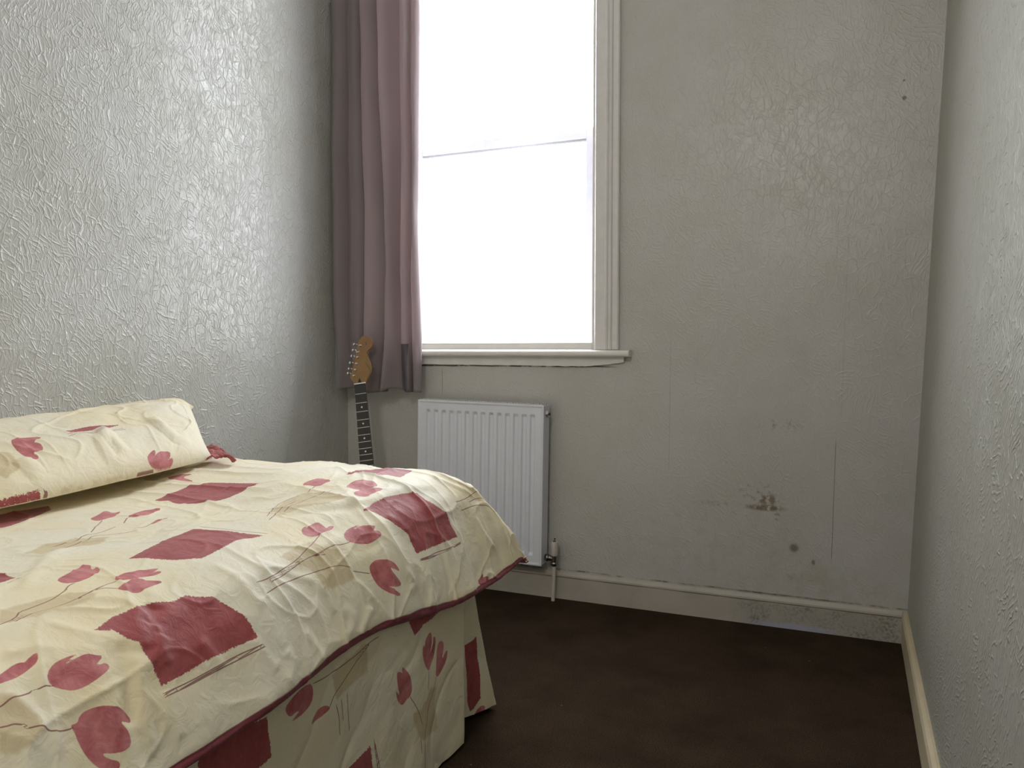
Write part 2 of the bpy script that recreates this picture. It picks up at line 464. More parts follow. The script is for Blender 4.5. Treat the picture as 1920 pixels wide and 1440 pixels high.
PIL_A0, PIL_A1 = (-1.485, 0.93, 0.648), (-1.545, 1.590, 0.664)     # front edge, near and far corner
PIL_B0, PIL_B1 = (-1.955, 0.93, 0.700), (-1.955, 1.935, 0.764)     # edge against the wall
FLAP = ((-1.54, 1.560, 0.662), (-1.74, 1.770, 0.668), (-1.465, 1.590, 0.660))
def pillow_base(u, v, side):
    """u, v in -1..1; side +1 the face towards the room, -1 the underside"""
    ku = (u + 1) / 2
    k = (v + 1) / 2
    au, av = np.abs(u), np.abs(v)
    th = (np.clip(1 - au ** 6, 0, 1) ** .5) * (np.clip(1 - av ** 3.0, 0, 1) ** .5)
    P = []
    for i in range(3):
        a = PIL_A0[i] + (PIL_A1[i] - PIL_A0[i]) * ku
        b = PIL_B0[i] + (PIL_B1[i] - PIL_B0[i]) * ku
        P.append(a + (b - a) * k)
    x, y, z = P
    # the ends draw in between the corner ears, and so do the long edges
    y = y - np.sign(u) * 0.030 * (au ** 5) * (1 - av ** 5)
    x = x - 0.050 * np.clip(1 - au ** 4, 0, 1) * (av ** 5) * (v < 0) * (-1) * 0.3
    d = (0.085 if side > 0 else -0.016) * th
    x = x + d * (0.30 if side > 0 else 0.0)
    z = z + d
    return x, y, z
DUVET_PRINT = [
    ('patch', [(0.6225, 1.2775), (0.6075, 1.355), (0.605, 1.39), (0.6225, 1.4375), (0.6925, 1.445), (0.775, 1.4375), (0.775, 1.395), (0.7725, 1.3425), (0.76, 1.3025), (0.7125, 1.275)]),
    ('patch', [(0.9725, 0.9075), (0.95, 0.975), (0.93, 1.0475), (0.92, 1.1), (0.9575, 1.105), (0.99, 1.115), (1.0225, 1.125), (1.0525, 1.1375), (1.04, 1.08), (1.0525, 1.0325), (1.06, 0.9725), (1.035, 0.945), (1.005, 0.925)]),
    ('patch', [(1.12, 0.73), (1.11, 0.7675), (1.11, 0.8025), (1.1125, 0.835), (1.125, 0.86), (1.1225, 0.8875), (1.1375, 0.9025), (1.145, 0.92), (1.165, 0.9325), (1.1975, 0.9525), (1.22, 0.9575), (1.24, 0.96), (1.235, 0.91), (1.2325, 0.855), (1.235, 0.81), (1.235, 0.775), (1.2075, 0.7725), (1.1875, 0.77), (1.165, 0.77), (1.15, 0.7575), (1.13, 0.75)]),
    ('patch', [(1.095, 1.405), (1.085, 1.4575), (1.0825, 1.51), (1.09, 1.5725), (1.1, 1.6125), (1.125, 1.615), (1.1475, 1.635), (1.1725, 1.66), (1.2, 1.66), (1.2275, 1.6675), (1.2275, 1.6075), (1.2275, 1.5425), (1.23, 1.48), (1.205, 1.48), (1.1825, 1.4775), (1.1575, 1.455), (1.1275, 1.4375), (1.1075, 1.4275)]),
    ('patch', [(0.8975, 1.605), (0.8725, 1.68), (0.895, 1.7525), (0.9525, 1.76), (0.995, 1.78), (1.0025, 1.725), (1.0225, 1.6525), (0.9875, 1.6475), (0.9775, 1.6075), (0.9275, 1.61)]),
    ('patch', [(0.465, 1.015), (0.47, 1.0325), (0.4625, 1.09), (0.465, 1.14), (0.5025, 1.1175), (0.545, 1.04), (0.5675, 0.9675), (0.6, 0.9275)]),
    ('patch', [(0.815, 0.785), (0.845, 0.7825), (0.8875, 0.775), (0.89, 0.7525), (0.8925, 0.735)]),
    ('tulip', [(1.1575, 0.6375), (1.15, 0.645), (1.145, 0.6575), (1.145, 0.6725), (1.145, 0.69), (1.1475, 0.6775), (1.1525, 0.665), (1.155, 0.6625), (1.1525, 0.67), (1.15, 0.695), (1.1575, 0.705), (1.1625, 0.715), (1.1675, 0.705), (1.1725, 0.695), (1.1725, 0.7025), (1.1725, 0.7125), (1.18, 0.715), (1.185, 0.7075), (1.19, 0.6875), (1.1925, 0.67), (1.19, 0.655), (1.1825, 0.645), (1.1725, 0.635), (1.1625, 0.635)]),
    ('tulip', [(1.1375, 0.5775), (1.1325, 0.5925), (1.125, 0.6125), (1.125, 0.625), (1.13, 0.62), (1.1225, 0.6375), (1.1225, 0.645), (1.135, 0.6375), (1.14, 0.625), (1.145, 0.6075), (1.145, 0.595), (1.145, 0.585), (1.145, 0.575)]),
    ('tulip', [(1.2275, 0.635), (1.23, 0.645), (1.2225, 0.65), (1.22, 0.66), (1.2225, 0.6775), (1.23, 0.6925), (1.2375, 0.705), (1.2525, 0.715), (1.2625, 0.7125), (1.255, 0.7), (1.2525, 0.695), (1.2625, 0.7), (1.275, 0.7025), (1.2875, 0.7), (1.29, 0.6875), (1.285, 0.6725), (1.2775, 0.66), (1.2875, 0.665), (1.3, 0.68), (1.3075, 0.6725), (1.3, 0.6575), (1.2875, 0.6475), (1.27, 0.64), (1.2525, 0.6375), (1.2375, 0.6375)]),
    ('tulip', [(1.06, 0.8075), (1.055, 0.8275), (1.045, 0.8525), (1.0625, 0.8625), (1.08, 0.845), (1.085, 0.83), (1.08, 0.82), (1.0725, 0.8125)]),
    ('tulip', [(0.9675, 0.7825), (0.955, 0.8075), (0.9375, 0.8425), (0.9325, 0.8675), (0.9725, 0.8375), (0.965, 0.8525), (0.9875, 0.8425), (0.995, 0.815), (0.9975, 0.7925), (0.9875, 0.7775)]),
    ('tulip', [(1.03, 0.83), (1.0175, 0.8525), (1.02, 0.87), (1.04, 0.91), (1.045, 0.885), (1.0425, 0.87), (1.0475, 0.9025), (1.0575, 0.8925), (1.05, 0.8625), (1.045, 0.835), (1.0375, 0.8275)]),
    ('tulip', [(1.06, 0.8175), (1.055, 0.84), (1.0625, 0.86), (1.0775, 0.885), (1.08, 0.855), (1.0825, 0.8325), (1.0775, 0.815)]),
    ('tulip', [(0.66, 1.0825), (0.65, 1.1075), (0.635, 1.1425), (0.6675, 1.1325), (0.66, 1.1575), (0.69, 1.1225), (0.6875, 1.1), (0.6875, 1.0775)]),
    ('tulip', [(0.7125, 1.1275), (0.7, 1.16), (0.6975, 1.1975), (0.7125, 1.215), (0.735, 1.165), (0.7325, 1.14), (0.7275, 1.12)]),
    ('tulip', [(0.7925, 1.1075), (0.7775, 1.14), (0.7825, 1.17), (0.79, 1.135), (0.7975, 1.1125)]),
    ('tulip', [(0.48, 1.4375), (0.485, 1.4725), (0.5225, 1.4925), (0.51, 1.46), (0.5625, 1.4425), (0.5775, 1.4325), (0.54, 1.4325)]),
    ('tulip', [(0.8775, 1.46), (0.8725, 1.495), (0.875, 1.53), (0.9125, 1.5225), (0.9325, 1.49), (0.935, 1.4475), (0.905, 1.44)]),
    ('tulip', [(1.0775, 1.225), (1.07, 1.2475), (1.08, 1.2375), (1.075, 1.2525), (1.0725, 1.28), (1.0875, 1.2825), (1.1, 1.28), (1.095, 1.2925), (1.1, 1.305), (1.11, 1.285), (1.1075, 1.26), (1.1125, 1.2425), (1.1075, 1.2175), (1.0925, 1.215)]),
    ('tulip', [(1.1325, 1.3), (1.1225, 1.3225), (1.1225, 1.3475), (1.125, 1.365), (1.1275, 1.3425), (1.1325, 1.3275), (1.1275, 1.36), (1.14, 1.38), (1.1425, 1.3925), (1.1475, 1.3875), (1.155, 1.37), (1.155, 1.39), (1.165, 1.395), (1.1725, 1.3825), (1.1775, 1.3475), (1.1725, 1.325), (1.16, 1.2975), (1.145, 1.2925)]),
    ('tulip', [(1.23, 1.31), (1.22, 1.3175), (1.215, 1.34), (1.225, 1.3725), (1.235, 1.3875), (1.2525, 1.395), (1.255, 1.3925), (1.245, 1.375), (1.24, 1.3625), (1.2625, 1.3775), (1.28, 1.3875), (1.285, 1.38), (1.2825, 1.3575), (1.275, 1.34), (1.2875, 1.3575), (1.3, 1.375), (1.305, 1.3675), (1.295, 1.345), (1.2725, 1.3175), (1.25, 1.31)]),
    ('tulip', [(0.9925, 1.4725), (0.9775, 1.5), (0.9725, 1.5425), (0.985, 1.5575), (1.0075, 1.5625), (1.03, 1.5475), (1.0375, 1.5225), (1.025, 1.5025), (1.0525, 1.5375), (1.0575, 1.5125), (1.055, 1.4825), (1.0625, 1.4625), (1.055, 1.45), (1.035, 1.4475), (1.02, 1.465), (1.0225, 1.495)]),
    ('tulip', [(1.3375, 1.7), (1.325, 1.7525), (1.33, 1.7525), (1.34, 1.725), (1.3325, 1.755), (1.34, 1.78), (1.3475, 1.7675), (1.3525, 1.81), (1.3575, 1.73)]),
    ('tan', [(1.125, 1.1075), (1.115, 1.1675), (1.12, 1.215), (1.145, 1.2225), (1.165, 1.2525), (1.2125, 1.2575), (1.2375, 1.255), (1.2375, 1.2125), (1.2325, 1.1775), (1.215, 1.165), (1.19, 1.165), (1.1625, 1.14), (1.1425, 1.115)]),
    ('tan', [(0.785, 0.86), (0.76, 0.9125), (0.7575, 0.945), (0.755, 0.9775), (0.7775, 0.995), (0.805, 1.01), (0.8325, 0.965), (0.8, 0.9325), (0.8125, 0.8775)]),
    ('tan', [(1.015, 0.6675), (1.01, 0.695), (1.0125, 0.735), (1.025, 0.7625), (1.055, 0.785), (1.065, 0.76), (1.065, 0.7325), (1.065, 0.705), (1.06, 0.68), (1.0575, 0.6525), (1.0475, 0.6375)]),
    ('tan', [(0.9575, 1.2525), (0.925, 1.345), (0.9275, 1.4), (0.99, 1.42), (1.0425, 1.4175), (1.03, 1.36), (1.005, 1.31), (0.9975, 1.25)]),
    ('tan', [(1.1575, 0.5725), (1.1625, 0.5875), (1.1825, 0.6), (1.205, 0.6025), (1.2225, 0.605), (1.2275, 0.585), (1.2275, 0.565), (1.2225, 0.545), (1.2025, 0.5525), (1.18, 0.5625)]),
    ('tan', [(1.0975, 1.84), (1.12, 1.89), (1.145, 1.92), (1.1775, 1.94), (1.1675, 1.87), (1.1325, 1.8325)]),
    ('tan', [(0.4175, 1.425), (0.4425, 1.48), (0.4575, 1.5), (0.4825, 1.4525), (0.46, 1.4025)]),
    ('line', [(1.17, 0.62), (1.17, 0.6275), (1.1725, 0.635)]),
    ('line', [(1.1725, 0.565), (1.1725, 0.5725), (1.1675, 0.5875), (1.17, 0.595), (1.17, 0.61)]),
    ('line', [(1.195, 0.56), (1.1975, 0.57), (1.1975, 0.575), (1.2025, 0.5825)]),
    ('line', [(1.21, 0.5875), (1.2125, 0.5975), (1.215, 0.6025), (1.2225, 0.605), (1.225, 0.61), (1.23, 0.6225), (1.2325, 0.635)]),
    ('line', [(1.2475, 0.775), (1.25, 0.82), (1.25, 0.8675), (1.25, 0.9125), (1.255, 0.9625)]),
    ('line', [(1.2525, 0.775), (1.255, 0.8175), (1.255, 0.865), (1.2575, 0.9125), (1.26, 0.965)]),
    ('line', [(1.0525, 0.6425), (1.05, 0.6625), (1.0325, 0.6825), (1.03, 0.6975), (1.025, 0.7325), (1.0175, 0.75), (1.01, 0.7675)]),
    ('line', [(1.0575, 0.66), (1.05, 0.685), (1.0525, 0.7125), (1.0525, 0.735), (1.05, 0.7525), (1.045, 0.7725), (1.0425, 0.7975), (1.06, 0.81)]),
    ('line', [(1.01, 0.765), (1, 0.7775), (0.9975, 0.7875)]),
    ('line', [(1.0525, 0.7525), (1.0425, 0.7775), (1.035, 0.8125), (1.0375, 0.825)]),
    ('line', [(0.9175, 0.735), (0.905, 0.755), (0.905, 0.77)]),
    ('line', [(0.7475, 1.0175), (0.715, 1.0575), (0.6925, 1.085)]),
    ('line', [(0.74, 1.095), (0.725, 1.115), (0.725, 1.1225)]),
    ('line', [(0.795, 1.0775), (0.8, 1.0925), (0.7925, 1.11)]),
    ('line', [(0.775, 0.9225), (0.7775, 0.96), (0.7525, 0.9975), (0.765, 1.02), (0.75, 1.065)]),
    ('line', [(0.7975, 0.9275), (0.79, 0.9725), (0.7675, 1.005), (0.7925, 1.02), (0.8075, 1.0625)]),
    ('line', [(0.915, 1.1175), (0.9875, 1.1225), (1.02, 1.1375), (1.05, 1.1525)]),
    ('line', [(1.1575, 1.0175), (1.16, 1.0525), (1.155, 1.0925), (1.15, 1.1375), (1.135, 1.18), (1.125, 1.2125), (1.1125, 1.2425)]),
    ('line', [(1.1675, 1.0475), (1.1675, 1.07), (1.1625, 1.11), (1.155, 1.16), (1.155, 1.205), (1.15, 1.2475), (1.1575, 1.275), (1.1575, 1.2975)]),
    ('line', [(1.1825, 1.0225), (1.18, 1.06), (1.1825, 1.1075), (1.1875, 1.1675), (1.1925, 1.2125), (1.2, 1.2425), (1.21, 1.2575)]),
    ('line', [(1.22, 1.2625), (1.23, 1.285), (1.2375, 1.305)]),
    ('line', [(1.1575, 1.19), (1.1625, 1.215)]),
    ('line', [(1.245, 1.4875), (1.245, 1.5175), (1.2425, 1.56), (1.245, 1.6075), (1.2425, 1.6725)]),
    ('line', [(1.2475, 1.485), (1.25, 1.5225), (1.2475, 1.565), (1.2475, 1.615), (1.245, 1.6725)]),
    ('line', [(1.1525, 1.7525), (1.1525, 1.8275), (1.14, 1.9125)]),
    ('line', [(1.1625, 1.8275), (1.16, 1.8825), (1.1625, 1.9325)]),
    ('line', [(1.175, 1.7625), (1.175, 1.835), (1.18, 1.8975), (1.1925, 1.95), (1.205, 1.9625)]),
    ('line', [(0.98, 1.23), (0.9325, 1.31), (0.925, 1.3525), (0.9325, 1.38)]),
    ('line', [(0.9875, 1.2725), (0.975, 1.315), (0.97, 1.3675), (0.975, 1.395), (0.9775, 1.4375)]),
    ('line', [(0.9375, 1.41), (0.9275, 1.4425)]),
    ('line', [(1, 1.215), (0.9625, 1.3), (0.9575, 1.34)]),
    ('patch', [(0.9725, 0.2875), (0.95, 0.355), (0.93, 0.4275), (0.92, 0.48), (0.9575, 0.485), (0.99, 0.495), (1.0225, 0.505), (1.0525, 0.5175), (1.04, 0.46), (1.0525, 0.4125), (1.06, 0.3525), (1.035, 0.325), (1.005, 0.305)]),
    ('patch', [(1.12, 0.11), (1.11, 0.1475), (1.11, 0.1825), (1.1125, 0.215), (1.125, 0.24), (1.1225, 0.2675), (1.1375, 0.2825), (1.145, 0.3), (1.165, 0.3125), (1.1975, 0.3325), (1.22, 0.3375), (1.24, 0.34), (1.235, 0.29), (1.2325, 0.235), (1.235, 0.19), (1.235, 0.155), (1.2075, 0.1525), (1.1875, 0.15), (1.165, 0.15), (1.15, 0.1375), (1.13, 0.13)]),
    ('patch', [(0.465, 0.395), (0.47, 0.4125), (0.4625, 0.47), (0.465, 0.52), (0.5025, 0.4975), (0.545, 0.42), (0.5675, 0.3475), (0.6, 0.3075)]),
    ('patch', [(0.815, 0.165), (0.845, 0.1625), (0.8875, 0.155), (0.89, 0.1325), (0.8925, 0.115)]),
    ('tulip', [(1.1575, 0.0175), (1.15, 0.025), (1.145, 0.0375), (1.145, 0.0525), (1.145, 0.07), (1.1475, 0.0575), (1.1525, 0.045), (1.155, 0.0425), (1.1525, 0.05), (1.15, 0.075), (1.1575, 0.085), (1.1625, 0.095), (1.1675, 0.085), (1.1725, 0.075), (1.1725, 0.0825), (1.1725, 0.0925), (1.18, 0.095), (1.185, 0.0875), (1.19, 0.0675), (1.1925, 0.05), (1.19, 0.035), (1.1825, 0.025), (1.1725, 0.015), (1.1625, 0.015)]),
    ('tulip', [(1.1375, -0.0425), (1.1325, -0.0275), (1.125, -0.0075), (1.125, 0.005), (1.13, 0), (1.1225, 0.0175), (1.1225, 0.025), (1.135, 0.0175), (1.14, 0.005), (1.145, -0.0125), (1.145, -0.025), (1.145, -0.035), (1.145, -0.045)]),
    ('tulip', [(1.06, 0.1875), (1.055, 0.2075), (1.045, 0.2325), (1.0625, 0.2425), (1.08, 0.225), (1.085, 0.21), (1.08, 0.2), (1.0725, 0.1925)]),
    ('tulip', [(0.9675, 0.1625), (0.955, 0.1875), (0.9375, 0.2225), (0.9325, 0.2475), (0.9725, 0.2175), (0.965, 0.2325), (0.9875, 0.2225), (0.995, 0.195), (0.9975, 0.1725), (0.9875, 0.1575)]),
    ('tulip', [(1.03, 0.21), (1.0175, 0.2325), (1.02, 0.25), (1.04, 0.29), (1.045, 0.265), (1.0425, 0.25), (1.0475, 0.2825), (1.0575, 0.2725), (1.05, 0.2425), (1.045, 0.215), (1.0375, 0.2075)]),
    ('tulip', [(1.06, 0.1975), (1.055, 0.22), (1.0625, 0.24), (1.0775, 0.265), (1.08, 0.235), (1.0825, 0.2125), (1.0775, 0.195)]),
    ('tulip', [(0.66, 0.4625), (0.65, 0.4875), (0.635, 0.5225), (0.6675, 0.5125), (0.66, 0.5375), (0.69, 0.5025), (0.6875, 0.48), (0.6875, 0.4575)]),
    ('tulip', [(0.7125, 0.5075), (0.7, 0.54), (0.6975, 0.5775), (0.7125, 0.595), (0.735, 0.545), (0.7325, 0.52), (0.7275, 0.5)]),
    ('tulip', [(0.7925, 0.4875), (0.7775, 0.52), (0.7825, 0.55), (0.79, 0.515), (0.7975, 0.4925)]),
    ('tulip', [(0.48, 0.8175), (0.485, 0.8525), (0.5225, 0.8725), (0.51, 0.84), (0.5625, 0.8225), (0.5775, 0.8125), (0.54, 0.8125)]),
    ('tan', [(0.785, 0.24), (0.76, 0.2925), (0.7575, 0.325), (0.755, 0.3575), (0.7775, 0.375), (0.805, 0.39), (0.8325, 0.345), (0.8, 0.3125), (0.8125, 0.2575)]),
    ('tan', [(1.015, 0.0475), (1.01, 0.075), (1.0125, 0.115), (1.025, 0.1425), (1.055, 0.165), (1.065, 0.14), (1.065, 0.1125), (1.065, 0.085), (1.06, 0.06), (1.0575, 0.0325), (1.0475, 0.0175)]),
    ('tan', [(1.1575, -0.0475), (1.1625, -0.0325), (1.1825, -0.02), (1.205, -0.0175), (1.2225, -0.015), (1.2275, -0.035), (1.2275, -0.055), (1.2225, -0.075), (1.2025, -0.0675), (1.18, -0.0575)]),
    ('tan', [(0.4175, 0.805), (0.4425, 0.86), (0.4575, 0.88), (0.4825, 0.8325), (0.46, 0.7825)]),
    ('line', [(1.17, 0), (1.17, 0.0075), (1.1725, 0.015)]),
    ('line', [(1.1725, -0.055), (1.1725, -0.0475), (1.1675, -0.0325), (1.17, -0.025), (1.17, -0.01)]),
    ('line', [(1.195, -0.06), (1.1975, -0.05), (1.1975, -0.045), (1.2025, -0.0375)]),
    ('line', [(1.21, -0.0325), (1.2125, -0.0225), (1.215, -0.0175), (1.2225, -0.015), (1.225, -0.01), (1.23, 0.0025), (1.2325, 0.015)]),
    ('line', [(1.2475, 0.155), (1.25, 0.2), (1.25, 0.2475), (1.25, 0.2925), (1.255, 0.3425)]),
    ('line', [(1.2525, 0.155), (1.255, 0.1975), (1.255, 0.245), (1.2575, 0.2925), (1.26, 0.345)]),
    ('line', [(1.0525, 0.0225), (1.05, 0.0425), (1.0325, 0.0625), (1.03, 0.0775), (1.025, 0.1125), (1.0175, 0.13), (1.01, 0.1475)]),
    ('line', [(1.0575, 0.04), (1.05, 0.065), (1.0525, 0.0925), (1.0525, 0.115), (1.05, 0.1325), (1.045, 0.1525), (1.0425, 0.1775), (1.06, 0.19)]),
    ('line', [(1.01, 0.145), (1, 0.1575), (0.9975, 0.1675)]),
    ('line', [(1.0525, 0.1325), (1.0425, 0.1575), (1.035, 0.1925), (1.0375, 0.205)]),
    ('line', [(0.9175, 0.115), (0.905, 0.135), (0.905, 0.15)]),
    ('line', [(0.7475, 0.3975), (0.715, 0.4375), (0.6925, 0.465)]),
    ('line', [(0.74, 0.475), (0.725, 0.495), (0.725, 0.5025)]),
    ('line', [(0.795, 0.4575), (0.8, 0.4725), (0.7925, 0.49)]),
    ('line', [(0.775, 0.3025), (0.7775, 0.34), (0.7525, 0.3775), (0.765, 0.4), (0.75, 0.445)]),
    ('line', [(0.7975, 0.3075), (0.79, 0.3525), (0.7675, 0.385), (0.7925, 0.4), (0.8075, 0.4425)]),
    ('line', [(0.915, 0.4975), (0.9875, 0.5025), (1.02, 0.5175), (1.05, 0.5325)]),
    ('patch', [(0.5725, 0.1275), (0.5575, 0.205), (0.555, 0.24), (0.5725, 0.2875), (0.6425, 0.295), (0.725, 0.2875), (0.725, 0.245), (0.7225, 0.1925), (0.71, 0.1525), (0.6625, 0.125)]),
    ('tulip', [(0.61, -0.0675), (0.6, -0.0425), (0.585, -0.0075), (0.6175, -0.0175), (0.61, 0.0075), (0.64, -0.0275), (0.6375, -0.05), (0.6375, -0.0725)]),
    ('tulip', [(0.6625, -0.0225), (0.65, 0.01), (0.6475, 0.0475), (0.6625, 0.065), (0.685, 0.015), (0.6825, -0.01), (0.6775, -0.03)]),
    ('tulip', [(0.7425, -0.0425), (0.7275, -0.01), (0.7325, 0.02), (0.74, -0.015), (0.7475, -0.0375)]),
    ('tan', [(0.3675, 0.275), (0.3925, 0.33), (0.4075, 0.35), (0.4325, 0.3025), (0.41, 0.2525)]),
    ('line', [(0.69, -0.055), (0.675, -0.035), (0.675, -0.0275)]),
    ('line', [(0.745, -0.0725), (0.75, -0.0575), (0.7425, -0.04)]),
    ('line', [(0.865, -0.0325), (0.9375, -0.0275), (0.97, -0.0125), (1, 0.0025)]),
    ('line', [(1.1075, 0.04), (1.1125, 0.065)]),
    ('line', [(0.8875, 0.26), (0.8775, 0.2925)]),
    ('patch', [(0.5525, 0.5575), (0.53, 0.625), (0.51, 0.6975), (0.5, 0.75), (0.5375, 0.755), (0.57, 0.765), (0.6025, 0.775), (0.6325, 0.7875), (0.62, 0.73), (0.6325, 0.6825), (0.64, 0.6225), (0.615, 0.595), (0.585, 0.575)]),
    ('tulip', [(0.24, 0.7325), (0.23, 0.7575), (0.215, 0.7925), (0.2475, 0.7825), (0.24, 0.8075), (0.27, 0.7725), (0.2675, 0.75), (0.2675, 0.7275)]),
    ('tulip', [(0.2925, 0.7775), (0.28, 0.81), (0.2775, 0.8475), (0.2925, 0.865), (0.315, 0.815), (0.3125, 0.79), (0.3075, 0.77)]),
    ('tulip', [(0.3725, 0.7575), (0.3575, 0.79), (0.3625, 0.82), (0.37, 0.785), (0.3775, 0.7625)]),
    ('tan', [(0.365, 0.51), (0.34, 0.5625), (0.3375, 0.595), (0.335, 0.6275), (0.3575, 0.645), (0.385, 0.66), (0.4125, 0.615), (0.38, 0.5825), (0.3925, 0.5275)]),
    ('line', [(0.8275, 0.425), (0.83, 0.47), (0.83, 0.5175), (0.83, 0.5625), (0.835, 0.6125)]),
    ('line', [(0.8325, 0.425), (0.835, 0.4675), (0.835, 0.515), (0.8375, 0.5625), (0.84, 0.615)]),
    ('line', [(0.3275, 0.6675), (0.295, 0.7075), (0.2725, 0.735)]),
    ('line', [(0.32, 0.745), (0.305, 0.765), (0.305, 0.7725)]),
    ('line', [(0.375, 0.7275), (0.38, 0.7425), (0.3725, 0.76)]),
    ('line', [(0.355, 0.5725), (0.3575, 0.61), (0.3325, 0.6475), (0.345, 0.67), (0.33, 0.715)]),
    ('line', [(0.3775, 0.5775), (0.37, 0.6225), (0.3475, 0.655), (0.3725, 0.67), (0.3875, 0.7125)]),
    ('tulip', [(0.24, 0.1125), (0.23, 0.1375), (0.215, 0.1725), (0.2475, 0.1625), (0.24, 0.1875), (0.27, 0.1525), (0.2675, 0.13), (0.2675, 0.1075)]),
    ('tulip', [(0.2925, 0.1575), (0.28, 0.19), (0.2775, 0.2275), (0.2925, 0.245), (0.315, 0.195), (0.3125, 0.17), (0.3075, 0.15)]),
    ('tulip', [(0.3725, 0.1375), (0.3575, 0.17), (0.3625, 0.2), (0.37, 0.165), (0.3775, 0.1425)]),
    ('line', [(0.3275, 0.0475), (0.295, 0.0875), (0.2725, 0.115)]),
    ('line', [(0.32, 0.125), (0.305, 0.145), (0.305, 0.1525)]),
    ('line', [(0.375, 0.1075), (0.38, 0.1225), (0.3725, 0.14)]),
    ('line', [(0.355, -0.0475), (0.3575, -0.01), (0.3325, 0.0275), (0.345, 0.05), (0.33, 0.095)]),
    ('line', [(0.3775, -0.0425), (0.37, 0.0025), (0.3475, 0.035), (0.3725, 0.05), (0.3875, 0.0925)]),
    ('line', [(0.4675, -0.09), (0.4575, -0.0575)]),
    ('tulip', [(1.2325, 0.4), (1.2225, 0.4225), (1.2225, 0.4475), (1.225, 0.465), (1.2275, 0.4425), (1.2325, 0.4275), (1.2275, 0.46), (1.24, 0.48), (1.2425, 0.4925), (1.2475, 0.4875), (1.255, 0.47), (1.255, 0.49), (1.265, 0.495), (1.2725, 0.4825), (1.2775, 0.4475), (1.2725, 0.425), (1.26, 0.3975), (1.245, 0.3925)]),
    ('line', [(0.84, 0.195), (0.825, 0.215), (0.825, 0.2225)]),
    ('line', [(0.895, 0.1775), (0.9, 0.1925), (0.8925, 0.21)]),
    ('tulip', [(0.51, 0.0075), (0.505, 0.0275), (0.495, 0.0525), (0.5125, 0.0625), (0.53, 0.045), (0.535, 0.03), (0.53, 0.02), (0.5225, 0.0125)]),
    ('tulip', [(0.48, 0.03), (0.4675, 0.0525), (0.47, 0.07), (0.49, 0.11), (0.495, 0.085), (0.4925, 0.07), (0.4975, 0.1025), (0.5075, 0.0925), (0.5, 0.0625), (0.495, 0.035), (0.4875, 0.0275)]),
    ('tulip', [(0.51, 0.0175), (0.505, 0.04), (0.5125, 0.06), (0.5275, 0.085), (0.53, 0.055), (0.5325, 0.0325), (0.5275, 0.015)]),
    ('tulip', [(0.1625, 0.3275), (0.15, 0.36), (0.1475, 0.3975), (0.1625, 0.415), (0.185, 0.365), (0.1825, 0.34), (0.1775, 0.32)]),
    ('tulip', [(0.2425, 0.3075), (0.2275, 0.34), (0.2325, 0.37), (0.24, 0.335), (0.2475, 0.3125)]),
    ('line', [(0.46, -0.035), (0.45, -0.0225), (0.4475, -0.0125)]),
    ('line', [(0.5025, -0.0475), (0.4925, -0.0225), (0.485, 0.0125), (0.4875, 0.025)]),
    ('line', [(0.1975, 0.2175), (0.165, 0.2575), (0.1425, 0.285)]),
    ('line', [(0.19, 0.295), (0.175, 0.315), (0.175, 0.3225)]),
    ('line', [(0.245, 0.2775), (0.25, 0.2925), (0.2425, 0.31)]),
    ('tan', [(0.2175, -0.075), (0.2425, -0.02), (0.2575, 0), (0.2825, -0.0475), (0.26, -0.0975)]),
]
